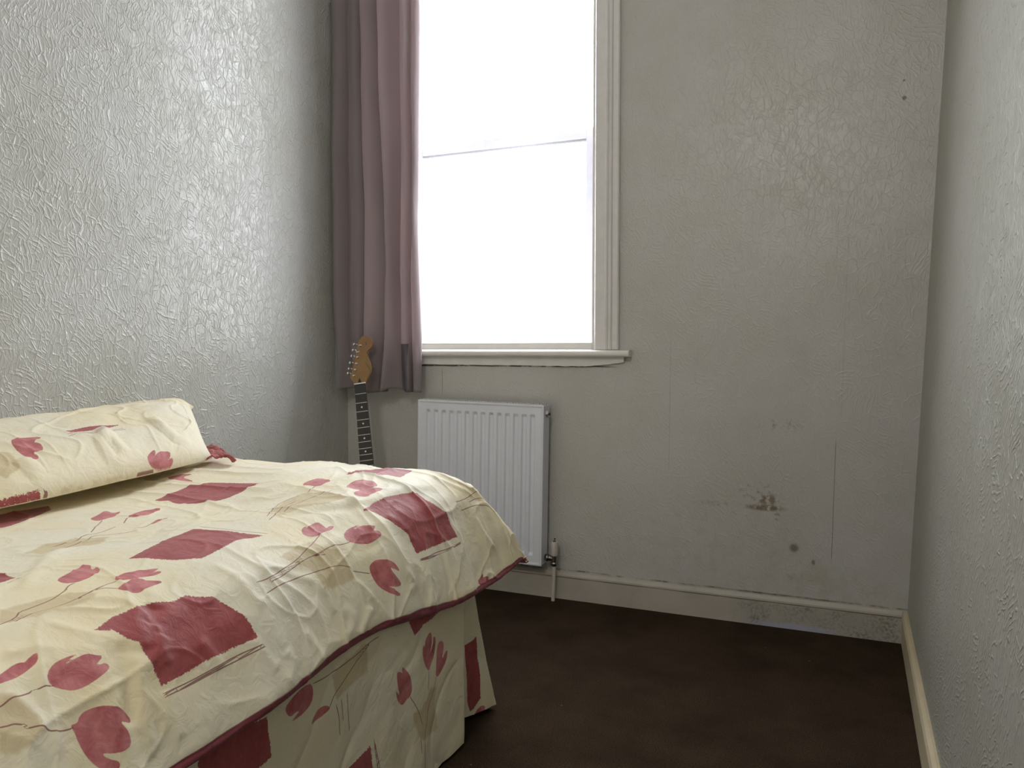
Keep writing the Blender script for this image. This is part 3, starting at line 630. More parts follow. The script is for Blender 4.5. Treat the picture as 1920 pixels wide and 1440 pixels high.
VALANCE_PRINT = [
    ('patch', [(0.9775, 0.0987), (1.0175, 0.132), (1.0625, 0.17), (1.095, 0.1889), (1.1175, 0.1937), (1.12, 0.2554), (1.1275, 0.3457), (1.1, 0.3552), (1.0725, 0.3647), (1.0375, 0.3267), (1.005, 0.2982), (0.975, 0.2744), (0.975, 0.2127), (0.9775, 0.1605)]),
    ('patch', [(1.325, 0.6258), (1.3625, 0.6163), (1.39, 0.6068), (1.4075, 0.6021), (1.41, 0.6591), (1.415, 0.7256)]),
    ('patch', [(1.555, 0.1557), (1.58, 0.1605), (1.7125, 0.1984), (1.665, 0.2174), (1.62, 0.2269), (1.58, 0.2459)]),
    ('patch', [(1.92, 0.5546), (1.9675, 0.5404), (1.9925, 0.5166), (1.9875, 0.6068), (1.98, 0.7731), (1.97, 0.9108), (1.9475, 0.9535), (1.93, 0.9725), (1.9225, 0.9108), (1.9225, 0.7493)]),
    ('tulip', [(1.9625, 0.963), (1.9825, 0.9678), (1.9775, 1.0058), (1.9975, 0.9963), (2.0175, 1.02), (1.9975, 1.02), (2.0275, 1.02), (2.025, 1.02), (2, 1.02), (1.965, 1.02), (1.9325, 1.02)]),
    ('tulip', [(1.79, 1.02), (1.8075, 1.02), (1.805, 1.02), (1.785, 1.02), (1.77, 1.02)]),
    ('tulip', [(1.61, 0.3504), (1.6175, 0.3172), (1.6225, 0.3457), (1.625, 0.3029), (1.65, 0.2792), (1.655, 0.3124), (1.655, 0.3552), (1.645, 0.4074), (1.6625, 0.3552), (1.6625, 0.3124), (1.675, 0.3362), (1.6725, 0.3837), (1.6625, 0.4264), (1.65, 0.4454), (1.6375, 0.4739), (1.6175, 0.4121)]),
    ('tulip', [(1.68, 0.3884), (1.69, 0.3599), (1.7075, 0.3742), (1.71, 0.4121), (1.7, 0.4691), (1.7225, 0.4311), (1.73, 0.4406), (1.7225, 0.4834), (1.7, 0.5166), (1.6825, 0.5356), (1.67, 0.5214), (1.675, 0.4596)]),
    ('tulip', [(1.5075, 0.3694), (1.5175, 0.3694), (1.5325, 0.3932), (1.5275, 0.3552), (1.545, 0.3837), (1.56, 0.4359), (1.565, 0.4881), (1.5575, 0.5214), (1.5425, 0.5261), (1.5275, 0.5404), (1.5075, 0.4976), (1.5, 0.4454), (1.505, 0.4501), (1.5175, 0.4881), (1.5075, 0.4264)]),
    ('tulip', [(1.2275, 0.3362), (1.24, 0.3029), (1.255, 0.2934), (1.27, 0.2934), (1.285, 0.3172), (1.2675, 0.3267), (1.245, 0.3314)]),
    ('tulip', [(1.1625, 0.2032), (1.18, 0.1842), (1.21, 0.1652), (1.235, 0.1747), (1.2375, 0.2317), (1.225, 0.2602), (1.2, 0.2744), (1.1775, 0.2697), (1.18, 0.2649), (1.205, 0.2507), (1.19, 0.2459), (1.175, 0.2507), (1.165, 0.2269)]),
    ('tan', [(1.29, 0.1937), (1.32, 0.17), (1.36, 0.151), (1.3975, 0.1367), (1.4075, 0.2127), (1.4075, 0.2792), (1.3475, 0.2792), (1.3025, 0.2982)]),
    ('tan', [(1.5675, 0.6116), (1.605, 0.6258), (1.63, 0.5926), (1.6425, 0.5546), (1.6725, 0.5831), (1.6675, 0.6543), (1.68, 0.7921), (1.6475, 0.7921), (1.61, 0.7873), (1.585, 0.7351)]),
    ('line', [(1.24, 0.1795), (1.2775, 0.1842), (1.32, 0.1795), (1.365, 0.17), (1.4025, 0.151), (1.44, 0.151)]),
    ('line', [(1.2825, 0.3077), (1.295, 0.2744), (1.32, 0.2459), (1.34, 0.2222), (1.375, 0.1889), (1.4075, 0.1605)]),
    ('line', [(1.3, 0.3267), (1.3075, 0.3789), (1.31, 0.4501)]),
    ('line', [(1.315, 0.3172), (1.3175, 0.3552), (1.32, 0.3979)]),
    ('line', [(1.3325, 0.3077), (1.335, 0.3694), (1.3425, 0.4644)]),
    ('line', [(1.4225, 0.5926), (1.425, 0.6496), (1.43, 0.7208), (1.4325, 0.7683)]),
    ('line', [(1.425, 0.6021), (1.43, 0.6591), (1.4375, 0.7303)]),
    ('line', [(1.5575, 0.5261), (1.5775, 0.5831), (1.595, 0.6401), (1.6075, 0.7018)]),
    ('line', [(1.6725, 0.5309), (1.655, 0.6068), (1.635, 0.6448), (1.63, 0.7066), (1.62, 0.7683), (1.6175, 0.8348), (1.62, 0.9773)]),
    ('line', [(1.6375, 0.4739), (1.635, 0.5546)]),
    ('line', [(1.6, 0.7636), (1.6025, 0.8348)]),
    ('patch', [(0.3575, 0.0987), (0.3975, 0.132), (0.4425, 0.17), (0.475, 0.1889), (0.4975, 0.1937), (0.5, 0.2554), (0.5075, 0.3457), (0.48, 0.3552), (0.4525, 0.3647), (0.4175, 0.3267), (0.385, 0.2982), (0.355, 0.2744), (0.355, 0.2127), (0.3575, 0.1605)]),
    ('patch', [(0.705, 0.6258), (0.7425, 0.6163), (0.77, 0.6068), (0.7875, 0.6021), (0.79, 0.6591), (0.795, 0.7256)]),
    ('tulip', [(0.8875, 0.3694), (0.8975, 0.3694), (0.9125, 0.3932), (0.9075, 0.3552), (0.925, 0.3837), (0.94, 0.4359), (0.945, 0.4881), (0.9375, 0.5214), (0.9225, 0.5261), (0.9075, 0.5404), (0.8875, 0.4976), (0.88, 0.4454), (0.885, 0.4501), (0.8975, 0.4881), (0.8875, 0.4264)]),
    ('tulip', [(0.6075, 0.3362), (0.62, 0.3029), (0.635, 0.2934), (0.65, 0.2934), (0.665, 0.3172), (0.6475, 0.3267), (0.625, 0.3314)]),
    ('tulip', [(0.5425, 0.2032), (0.56, 0.1842), (0.59, 0.1652), (0.615, 0.1747), (0.6175, 0.2317), (0.605, 0.2602), (0.58, 0.2744), (0.5575, 0.2697), (0.56, 0.2649), (0.585, 0.2507), (0.57, 0.2459), (0.555, 0.2507), (0.545, 0.2269)]),
    ('tan', [(0.67, 0.1937), (0.7, 0.17), (0.74, 0.151), (0.7775, 0.1367), (0.7875, 0.2127), (0.7875, 0.2792), (0.7275, 0.2792), (0.6825, 0.2982)]),
    ('tan', [(0.9475, 0.6116), (0.985, 0.6258), (1.01, 0.5926), (1.0225, 0.5546), (1.0525, 0.5831), (1.0475, 0.6543), (1.06, 0.7921), (1.0275, 0.7921), (0.99, 0.7873), (0.965, 0.7351)]),
    ('line', [(0.62, 0.1795), (0.6575, 0.1842), (0.7, 0.1795), (0.745, 0.17), (0.7825, 0.151), (0.82, 0.151)]),
    ('line', [(0.6625, 0.3077), (0.675, 0.2744), (0.7, 0.2459), (0.72, 0.2222), (0.755, 0.1889), (0.7875, 0.1605)]),
    ('line', [(0.68, 0.3267), (0.6875, 0.3789), (0.69, 0.4501)]),
    ('line', [(0.695, 0.3172), (0.6975, 0.3552), (0.7, 0.3979)]),
    ('line', [(0.7125, 0.3077), (0.715, 0.3694), (0.7225, 0.4644)]),
    ('line', [(0.8025, 0.5926), (0.805, 0.6496), (0.81, 0.7208), (0.8125, 0.7683)]),
    ('line', [(0.805, 0.6021), (0.81, 0.6591), (0.8175, 0.7303)]),
    ('line', [(0.9375, 0.5261), (0.9575, 0.5831), (0.975, 0.6401), (0.9875, 0.7018)]),
    ('line', [(1.0525, 0.5309), (1.035, 0.6068), (1.015, 0.6448), (1.01, 0.7066), (1, 0.7683), (0.9975, 0.8348), (1, 0.9773)]),
    ('line', [(1.0175, 0.4739), (1.015, 0.5546)]),
    ('line', [(0.98, 0.7636), (0.9825, 0.8348)]),
    ('patch', [(0.275, 0.6258), (0.3125, 0.6163), (0.34, 0.6068), (0.3575, 0.6021), (0.36, 0.6591), (0.365, 0.7256)]),
    ('tulip', [(0.1775, 0.3362), (0.19, 0.3029), (0.205, 0.2934), (0.22, 0.2934), (0.235, 0.3172), (0.2175, 0.3267), (0.195, 0.3314)]),
    ('tulip', [(0.1125, 0.2032), (0.13, 0.1842), (0.16, 0.1652), (0.185, 0.1747), (0.1875, 0.2317), (0.175, 0.2602), (0.15, 0.2744), (0.1275, 0.2697), (0.13, 0.2649), (0.155, 0.2507), (0.14, 0.2459), (0.125, 0.2507), (0.115, 0.2269)]),
    ('tan', [(0.5175, 0.6116), (0.555, 0.6258), (0.58, 0.5926), (0.5925, 0.5546), (0.6225, 0.5831), (0.6175, 0.6543), (0.63, 0.7921), (0.5975, 0.7921), (0.56, 0.7873), (0.535, 0.7351)]),
    ('line', [(0.25, 0.3267), (0.2575, 0.3789), (0.26, 0.4501)]),
    ('line', [(0.265, 0.3172), (0.2675, 0.3552), (0.27, 0.3979)]),
    ('line', [(0.2825, 0.3077), (0.285, 0.3694), (0.2925, 0.4644)]),
    ('line', [(0.3725, 0.5926), (0.375, 0.6496), (0.38, 0.7208), (0.3825, 0.7683)]),
    ('line', [(0.375, 0.6021), (0.38, 0.6591), (0.3875, 0.7303)]),
    ('line', [(0.5075, 0.5261), (0.5275, 0.5831), (0.545, 0.6401), (0.5575, 0.7018)]),
    ('line', [(0.6225, 0.5309), (0.605, 0.6068), (0.585, 0.6448), (0.58, 0.7066), (0.57, 0.7683), (0.5675, 0.8348), (0.57, 0.9773)]),
    ('line', [(0.5875, 0.4739), (0.585, 0.5546)]),
    ('line', [(0.55, 0.7636), (0.5525, 0.8348)]),
    ('patch', [(0.42, 0.5546), (0.4675, 0.5404), (0.4925, 0.5166), (0.4875, 0.6068), (0.48, 0.7731), (0.47, 0.9108), (0.4475, 0.9535), (0.43, 0.9725), (0.4225, 0.9108), (0.4225, 0.7493)]),
    ('tulip', [(0.18, 0.3884), (0.19, 0.3599), (0.2075, 0.3742), (0.21, 0.4121), (0.2, 0.4691), (0.2225, 0.4311), (0.23, 0.4406), (0.2225, 0.4834), (0.2, 0.5166), (0.1825, 0.5356), (0.17, 0.5214), (0.175, 0.4596)]),
    ('tan', [(0.0675, 0.6116), (0.105, 0.6258), (0.13, 0.5926), (0.1425, 0.5546), (0.1725, 0.5831), (0.1675, 0.6543), (0.18, 0.7921), (0.1475, 0.7921), (0.11, 0.7873), (0.085, 0.7351)]),
    ('line', [(0.0575, 0.5261), (0.0775, 0.5831), (0.095, 0.6401), (0.1075, 0.7018)]),
    ('line', [(0.1725, 0.5309), (0.155, 0.6068), (0.135, 0.6448), (0.13, 0.7066), (0.12, 0.7683), (0.1175, 0.8348), (0.12, 0.9773)]),
    ('line', [(0.1375, 0.4739), (0.135, 0.5546)]),
    ('line', [(0.1, 0.7636), (0.1025, 0.8348)]),
]
PILLOW_PRINT = [
    ('patch', [(-0.9348, -0.9899), (-0.8596, -0.9899), (-0.7343, -0.9899), (-0.604, -0.9899), (-0.594, -1), (-0.609, -1), (-0.6992, -1), (-0.8747, -1), (-0.9499, -1)]),
    ('patch', [(-0.203, -0.3065), (-0.1028, -0.2864), (0.0376, -0.2864), (0.1729, -0.3166), (0.0677, -0.3769), (-0.0877, -0.3769), (-0.183, -0.3668)]),
    ('tulip', [(-0.5639, -0.3266), (-0.4937, -0.2965), (-0.4035, -0.3266), (-0.3784, -0.397), (-0.4486, -0.4171), (-0.4236, -0.4874), (-0.4336, -0.5879), (-0.4637, -0.6482), (-0.5188, -0.6181), (-0.5038, -0.6985), (-0.5188, -0.7387), (-0.5639, -0.7085), (-0.5789, -0.5578)]),
    ('tulip', [(0.2581, -0.9397), (0.2982, -0.8995), (0.3484, -0.8794), (0.3484, -0.9196), (0.3283, -0.9397), (0.3784, -0.9095), (0.4887, -0.9296), (0.4837, -0.9698), (0.4486, -0.9799), (0.4987, -0.9698), (0.5138, -0.9799), (0.5038, -1), (0.4286, -1), (0.3534, -1), (0.2832, -0.9899)]),
    ('line', [(0.1679, -1), (0.2481, -1), (0.3033, -1), (0.3183, -1)]),
    ('line', [(-0.208, -0.407), (-0.0977, -0.4171), (-0.0075, -0.4573), (0.0777, -0.4271), (0.1729, -0.4372)]),
    ('line', [(-0.2231, -0.4573), (-0.1178, -0.4372), (-0.0175, -0.4975), (0.0777, -0.4673), (0.183, -0.4774)]),
    ('line', [(-0.5689, -0.9899), (-0.5539, -1), (-0.5739, -1)]),
    ('line', [(-0.5589, -0.9899), (-0.5439, -1), (-0.5639, -1)]),
    ('tan', [(-0.4486, -1), (-0.3283, -1), (-0.198, -1), (-0.0075, -1), (0.193, -1), (0.2231, -1), (0.0025, -1), (-0.1378, -1), (-0.2682, -1)]),
    ('tan', [(-0.6942, -0.3668), (-0.619, -0.5176), (-0.6541, -0.7789), (-0.7744, -0.8593), (-0.8396, -0.7387)]),
]
DUVET_RIDGES = [
    (0.0045, 0.007, [(1.2350, 1.2575), (1.2875, 1.2900), (1.3375, 1.3200), (1.3550, 1.3425)]),
    (0.0035, 0.009, [(1.2175, 1.1675), (1.2425, 1.1725), (1.2825, 1.1750)]),
    (0.006, 0.016, [(0.9550, 1.2700), (0.9950, 1.3200), (1.0550, 1.4050), (1.0750, 1.4700), (1.0700, 1.5625), (1.0800, 1.6200), (1.0950, 1.7400)]),
    (-0.006, 0.014, [(0.9950, 1.2250), (1.0250, 1.2875), (1.0650, 1.3700), (1.0800, 1.4275)]),
    (0.004, 0.012, [(1.1250, 1.4500), (1.1675, 1.4800), (1.2050, 1.4825)]),
    (0.004, 0.01, [(1.0450, 1.7625), (1.1175, 1.8200), (1.1625, 1.8775)]),
    (0.004, 0.01, [(1.2025, 1.8175), (1.2550, 1.8325), (1.2900, 1.8625)]),
    (0.004, 0.008, [(1.2375, 1.9750), (1.3025, 1.9750), (1.3475, 2.0025)]),
    (-0.003, 0.01, [(1.1825, 1.3850), (1.1875, 1.3200)]),
    (0.003, 0.008, [(1.2725, 1.5550), (1.3075, 1.5525), (1.3400, 1.5475)]),
    (0.004, 0.01, [(1.2525, 1.4150), (1.2875, 1.4425), (1.3050, 1.4100)]),
    (0.007, 0.012, [(1.1725, 0.7575), (1.2150, 0.7425), (1.2675, 0.7325), (1.3200, 0.7275)]),
    (-0.007, 0.014, [(1.1525, 0.7500), (1.1850, 0.7400), (1.2300, 0.7225), (1.2675, 0.7100)]),
    (0.004, 0.01, [(1.2425, 0.7775), (1.2775, 0.7725), (1.3200, 0.7775)]),
    (-0.007, 0.014, [(1.1150, 0.8325), (1.1325, 0.8150), (1.1475, 0.8000)]),
    (0.006, 0.014, [(1.1125, 0.8075), (1.1350, 0.7850), (1.1575, 0.7800), (1.1800, 0.7725)]),
    (0.005, 0.012, [(1.1700, 0.8100), (1.1850, 0.7950), (1.2150, 0.7925)]),
    (0.005, 0.01, [(1.2000, 0.8600), (1.2350, 0.8750), (1.2575, 0.8775)]),
    (0.004, 0.01, [(1.2350, 0.9525), (1.2750, 0.9625), (1.3075, 0.9775)]),
    (0.004, 0.01, [(1.1000, 0.6125), (1.1125, 0.6425), (1.1275, 0.6750)]),
    (0.004, 0.01, [(1.0775, 0.6875), (1.1050, 0.7050), (1.1300, 0.7275)]),
    (0.005, 0.012, [(1.1600, 0.5775), (1.1725, 0.5950), (1.2100, 0.6025), (1.2600, 0.6125)]),
    (0.008, 0.012, [(0.9775, 0.7250), (0.9125, 0.7850), (0.8450, 0.8550), (0.7975, 0.9275)]),
    (0.006, 0.015, [(0.8175, 1.3100), (0.8900, 1.3850), (0.9425, 1.5100)]),
    (-0.004, 0.012, [(0.8925, 0.9650), (0.8175, 1.1525), (0.8825, 1.2800)]),
    (0.005, 0.01, [(1.0825, 0.9775), (1.1200, 0.9850), (1.1800, 0.9875), (1.2025, 1.0075)]),
    (0.004, 0.01, [(1.1100, 1.0500), (1.1675, 1.0950), (1.2075, 1.1575)]),
    (0.004, 0.01, [(0.6350, 1.1025), (0.6300, 1.2350), (0.6775, 1.2875)]),
    (0.004, 0.01, [(1.2825, 1.0125), (1.3125, 1.0200), (1.3375, 0.9850)]),
    (0.004, 0.01, [(1.2750, 1.0700), (1.3075, 1.0900), (1.3500, 1.1025)]),
    (0.0045, 0.01, [(1.2750, 1.2025), (1.3125, 1.2225), (1.3350, 1.1825)]),
    (0.005, 0.01, [(1.3025, 1.2850), (1.3300, 1.2425), (1.3500, 1.2275)]),
]
PILLOW_RIDGES = [
    (0.01, 0.05, [(0.0226, -0.3367), (0.0376, -0.6985), (0.0927, -0.9095)]),
    (0.01, 0.05, [(0.4336, -0.2462), (0.5288, -0.7688), (0.7243, -0.8995)]),
    (0.008, 0.05, [(-0.0125, -0.4774), (-0.0627, -0.8392), (0.0476, -1.0000)]),
    (0.008, 0.04, [(0.5639, -0.9095), (0.6491, -0.9698), (0.6692, -1.0000)]),
    (0.008, 0.06, [(-0.6190, -0.6382), (-0.5789, -0.9296), (-0.5739, -0.9899)]),
]
# ================================================================ the room
XR0, XR_LEAN = 0.175, 0.038      # right wall leans out slightly: x = XR0 + lean * z
YN, ZC = -1.45, 3.15
OPX0, OPX1, OPZ0, OPZ1 = -1.765, -0.877, 0.945, 2.98     # window opening
def struct(name, mb, m, parent=None, **k):
    o = mb.build(name, m, parent, **k)
    if not parent: o['kind'] = 'structure'
    return o

struct('floor', MB().box(XL - .1, .55, YN - .1, YB + .1, -.08, 0), M['carpet'])
struct('ceiling', MB().box(XL - .1, .55, YN - .1, YB + .25, ZC, ZC + .1), M['ceiling'])
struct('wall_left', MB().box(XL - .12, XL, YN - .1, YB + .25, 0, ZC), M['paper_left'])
mb = MB()
WD = 0.26
mb.box(XL - .02, OPX0, YB, YB + WD, 0, ZC); mb.box(OPX1, .55, YB, YB + WD, 0, ZC)
mb.box(OPX0, OPX1, YB, YB + WD, 0, OPZ0); mb.box(OPX0, OPX1, YB, YB + WD, OPZ1, ZC)
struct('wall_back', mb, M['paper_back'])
mb = MB()
xt = XR0 + XR_LEAN * ZC
mb.add([(XR0, YN-.1, 0), (.5, YN-.1, 0), (.5, YB, 0), (XR0, YB, 0), (xt, YN-.1, ZC), (.5, YN-.1, ZC), (.5, YB, ZC), (xt, YB, ZC)],
       [(0,3,2,1),(4,5,6,7),(0,1,5,4),(1,2,6,5),(2,3,7,6),(3,0,4,7)])
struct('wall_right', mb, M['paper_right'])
struct('wall_near', MB().box(XL - .1, .55, YN - .1, YN, 0, ZC), M['paper_left'])

# skirting boards
prof = [(YB + .002, 0), (YB - .018, 0), (YB - .018, .082), (YB - .0165, .0835), (YB - .0185, .086), (YB - .018, .092), (YB - .012, .097), (YB - .008, .1025), (YB + .002, .1035)]
struct('baseboard_back', MB().sweep(prof, 'x', XL, XR0 - .012), M['skirt_back'])
pr = [(XR0 + .02, 0), (XR0 - .014, 0), (XR0 - .014, .088), (XR0 - .010, .096), (XR0 - .002, .101), (XR0 + .02, .101)]
struct('baseboard_right', MB().sweep(pr, 'y', YN, YB - .001), M['skirt_right'], bevel=.002)
pl = [(XL - .002, 0), (XL + .018, 0), (XL + .018, .09), (XL + .01, .1), (XL - .002, .102)]
struct('baseboard_left', MB().sweep(pl, 'y', YN, YB - .02), M['gloss'])

# ---------------- window
win = empty('window_1', (0, 0, 0)); win['kind'] = 'structure'
cas_w = 0.092
def casing_profile(x_in, x_out):
    """x from the opening to the outer edge, y sticking out of the wall"""
    s = 1 if x_out > x_in else -1
    pts = [(0, .002), (0, -.014), (.004, -.018), (.038, -.018), (.042, -.024), (.046, -.026), (.050, -.024), (.053, -.019),
           (.057, -.025), (.061, -.028), (.066, -.026), (.069, -.020), (.088, -.020), (.092, -.016), (.092, .002)]
    return [(x_in + s * a, YB + b) for a, b in pts]
struct('casing', MB().sweep(casing_profile(OPX1, OPX1 + 1), 'z', OPZ0 + .004, OPZ1 + .09), M['gloss'], win)
struct('casing', MB().sweep(casing_profile(OPX0, OPX0 - 1), 'z', OPZ0 + .004, OPZ1 + .09), M['gloss'], win)
struct('casing', MB().box(OPX0, OPX1, YB - .02, YB + .002, OPZ1, OPZ1 + .09), M['gloss'], win)
# sill board with a rounded nose, and the apron below it
sp = [(YB + .10, .949), (YB - .034, .947)]
for k in range(9):
    a = math.pi/2 - math.pi * k / 8
    sp.append((YB - .034 - .0125 * math.cos(a), .9345 + .0125 * math.sin(a)))
sp += [(YB - .034, .922), (YB + .10, .922)]
sill = MB().sweep(sp, 'x', OPX0 - .14, -.738)
struct('sill', sill, M['sill'], win, bevel=.004)
mb = MB(); ax0, ax1, n = OPX0 - .11, -.765, 60
va = []
rnd = random.Random(4)
for i in range(n + 1):
    x = ax0 + (ax1 - ax0) * i / n
    zb = .8905 - .004 * (i / n) + rnd.uniform(-.0012, .0012) + (.017 * max(0, (x + .92) / .155) ** 1.5 if x > -.92 else 0)
    va += [(x, YB - .014, .9225), (x, YB - .014, zb), (x, YB + .003, zb - .001), (x, YB + .003, .9225)]
fa = []
for i in range(n):
    for k in range(3): fa.append((4*i+k, 4*i+k+1, 4*i+4+k+1, 4*i+4+k))
fa += [(0, 1, 2, 3), (4*n, 4*n+3, 4*n+2, 4*n+1)]
mb.add(va, fa); struct('apron', mb, M['gloss'], win)
# lining of the opening and the low rail standing on the sill
mb = MB()
mb.box(OPX1 - .012, OPX1 + .001, YB - .004, YB + WD, OPZ0, OPZ1); mb.box(OPX0 - .001, OPX0 + .012, YB - .004, YB + WD, OPZ0, OPZ1)
mb.box(OPX0 + .012, OPX1 - .012, YB - .004, YB + WD, OPZ1 - .012, OPZ1)
struct('lining', mb, M['gloss'], win)
struct('bottom_rail', MB().box(OPX0 + .012, OPX1 - .012, YB - .006, YB + .02, .949, .9755), M['sill'], win, bevel=.003)
def sash(name, y0, y1, z0, z1, st, rb, rt):
    m2 = MB()
    a, b = OPX0 + .012, OPX1 - .012
    m2.box(a, a + st, y0, y1, z0, z1); m2.box(b - st, b, y0, y1, z0, z1)
    m2.box(a + st, b - st, y0, y1, z0, z0 + rb); m2.box(a + st, b - st, y0, y1, z1 - rt, z1)
    so = m2.build(name, M['sash'], win, bevel=.003)
    return so, (a + st, b - st, z0 + rb, z1 - rt)
so1, g1 = sash('lower_sash', YB + .13, YB + .165, .95, 1.805, .070, .06, .040)
so2, g2 = sash('upper_sash', YB + .17, YB + .205, 1.77, 2.965, .030, .035, .05)
MB().box(g1[0], g1[1], YB + .133, YB + .150, g1[3] - .007, g1[3]).build('rail_shade_strip', M['dark_metal_and_shade'], so1)  # dark strip put in for the shade under the meeting rail
def glass_mat():
    t = NT('window_glass')
    t.n.remove(t.b)
    tr = t.n.new('ShaderNodeBsdfTransparent'); gl = t.n.new('ShaderNodeBsdfGlossy'); gl.inputs['Roughness'].default_value = .02
    mx = t.n.new('ShaderNodeMixShader'); mx.inputs[0].default_value = .05
    t.l.new(tr.outputs[0], mx.inputs[1]); t.l.new(gl.outputs[0], mx.inputs[2]); t.l.new(mx.outputs[0], t.out.inputs['Surface'])
    return t.m
def glare_glass_mat():
    """secondary pane: clear glass with a haze mixed in to imitate window glare"""
    t = NT('glare_window_glass')
    t.n.remove(t.b)
    tr = t.n.new('ShaderNodeBsdfTransparent'); tl = t.n.new('ShaderNodeBsdfTranslucent')
    tl.inputs[0].default_value = (.92, .93, 1.0, 1)
    mx = t.n.new('ShaderNodeMixShader')
    t.put(mx.inputs[0], t.ramp(t.noise(5, 4), .3, .7, .11, .165))  # haze added over the sashes in place of glare
    t.l.new(tr.outputs[0], mx.inputs[1]); t.l.new(tl.outputs[0], mx.inputs[2]); t.l.new(mx.outputs[0], t.out.inputs['Surface'])
    return t.m
M['glass'] = glass_mat(); M['glare_pane'] = glare_glass_mat()
MB().box(g1[0], g1[1], YB + .146, YB + .150, g1[2], g1[3]).build('pane', M['glass'], so1)
MB().box(g2[0], g2[1], YB + .186, YB + .190, g2[2], g2[3]).build('pane', M['glass'], so2)
struct('inner_pane', MB().add([(OPX0 + .012, YB + .045, .949), (OPX1 - .012, YB + .045, .949), (OPX1 - .012, YB + .045, OPZ1 - .012), (OPX0 + .012, YB + .045, OPZ1 - .012)], [(0,1,2,3)]), M['glare_pane'], win)
struct('outer_sill', MB().box(OPX0, OPX1, YB + .10, YB + .34, .88, .949), M['gloss'], win)

# ================================================================ cloth meshes
def lattice(ix, iy, iz, seed):
    h = (ix * 374761393 + iy * 668265263 + iz * 2147483647 + seed * 1274126177) & 0xffffffff
    h = ((h ^ (h >> 13)) * 1274126177) & 0xffffffff
    return ((h ^ (h >> 16)) & 0xffff) / 32767.5 - 1.0
def vnoise(x, y, seed=0):
    x = np.asarray(x, float); y = np.asarray(y, float)
    ix = np.floor(x).astype(np.int64); iy = np.floor(y).astype(np.int64)
    fx, fy = x - ix, y - iy
    u = fx*fx*fx*(fx*(fx*6-15)+10); v = fy*fy*fy*(fy*(fy*6-15)+10)
    z = np.zeros_like(ix)
    a = lattice(ix, iy, z, seed); b = lattice(ix+1, iy, z, seed); c = lattice(ix, iy+1, z, seed); d = lattice(ix+1, iy+1, z, seed)
    return (a*(1-u)+b*u)*(1-v)+(c*(1-u)+d*u)*v
def fbm(x, y, seed=0, octv=3, gain=.5):
    r = 0; a = 1.0
    for i in range(octv):
        r = r + a * vnoise(x * 2**i + 17.3*i, y * 2**i - 9.1*i, seed + i); a *= gain
    return r
def ridged(x, y, seed=0):
    return 1 - np.abs(vnoise(x, y, seed)) * 2.2

def poly_sdf(px, py, poly):
    """signed distance to a polygon, negative inside; +0.05 far away"""
    P = np.array(poly)
    out = np.full(px.shape, .05)
    x0, y0 = P.min(0) - .05; x1, y1 = P.max(0) + .05
    m = (px > x0) & (px < x1) & (py > y0) & (py < y1)
    if not m.any(): return out
    X, Y = px[m], py[m]
    d = np.full(X.shape, 1e9); inside = np.zeros(X.shape, bool)
    n = len(P)
    for i in range(n):
        ax, ay = P[i]; bx, by = P[(i+1) % n]
        ex, ey = bx-ax, by-ay
        L = ex*ex + ey*ey + 1e-14
        t = np.clip(((X-ax)*ex + (Y-ay)*ey) / L, 0, 1)
        d = np.minimum(d, (X-ax-t*ex)**2 + (Y-ay-t*ey)**2)
        if abs(ey) > 1e-12:
            c = ((ay > Y) != (by > Y)) & (X < ex * (Y-ay) / ey + ax)
            inside ^= c
    d = np.sqrt(d)
    out[m] = np.minimum(np.where(inside, -d, d), .05)
    return out
def line_dist(px, py, pts, best_s, best_d):
    P = np.array(pts)
    x0, y0 = P.min(0) - .03; x1, y1 = P.max(0) + .03
    m = (px > x0) & (px < x1) & (py > y0) & (py < y1)
    if not m.any(): return
    X, Y = px[m], py[m]; bs, bd = best_s[m], best_d[m]
    for i in range(len(P) - 1):
        ax, ay = P[i]; bx, by = P[i+1]
        ex, ey = bx-ax, by-ay
        L = math.hypot(ex, ey) + 1e-12
        t = np.clip(((X-ax)*ex + (Y-ay)*ey) / (L*L), 0, 1)
        d = np.hypot(X-ax-t*ex, Y-ay-t*ey)
        sg = np.where(((X-ax)*ey - (Y-ay)*ex) >= 0, 1.0, -1.0)
        q = d < bd
        bd = np.where(q, d, bd); bs = np.where(q, d*sg, bs)
    best_s[m] = bs; best_d[m] = bd
def chaikin(pts, closed):
    P = [tuple(p) for p in pts]
    if len(P) < 3: return P
    o = []
    n = len(P)
    rng = range(n if closed else n - 1)
    for i in rng:
        a, b = P[i], P[(i+1) % n]
        o.append((a[0]*.75+b[0]*.25, a[1]*.75+b[1]*.25)); o.append((a[0]*.25+b[0]*.75, a[1]*.25+b[1]*.75))
    if not closed: o = [P[0]] + o + [P[-1]]
    return o
def print_fields(a, b, prints, sa=1.0, sb=1.0):
    px, py = (a * sa).ravel(), (b * sb).ravel()
    F = {k: np.full(px.shape, .05) for k in ('tan', 'patch', 'tulip')}
    bs = np.full(px.shape, .05); bd = np.full(px.shape, .05)
    for kind, pts in prints:
        pts = [(p[0]*sa, p[1]*sb) for p in pts]
        if kind == 'line': line_dist(px, py, chaikin(pts, False), bs, bd)
        elif kind == 'tulip': F[kind] = np.minimum(F[kind], poly_sdf(px, py, chaikin(pts, True)))
        elif kind in F: F[kind] = np.minimum(F[kind], poly_sdf(px, py, pts))
    F['stem'] = bs; F['stem_reach'] = bd
    return F
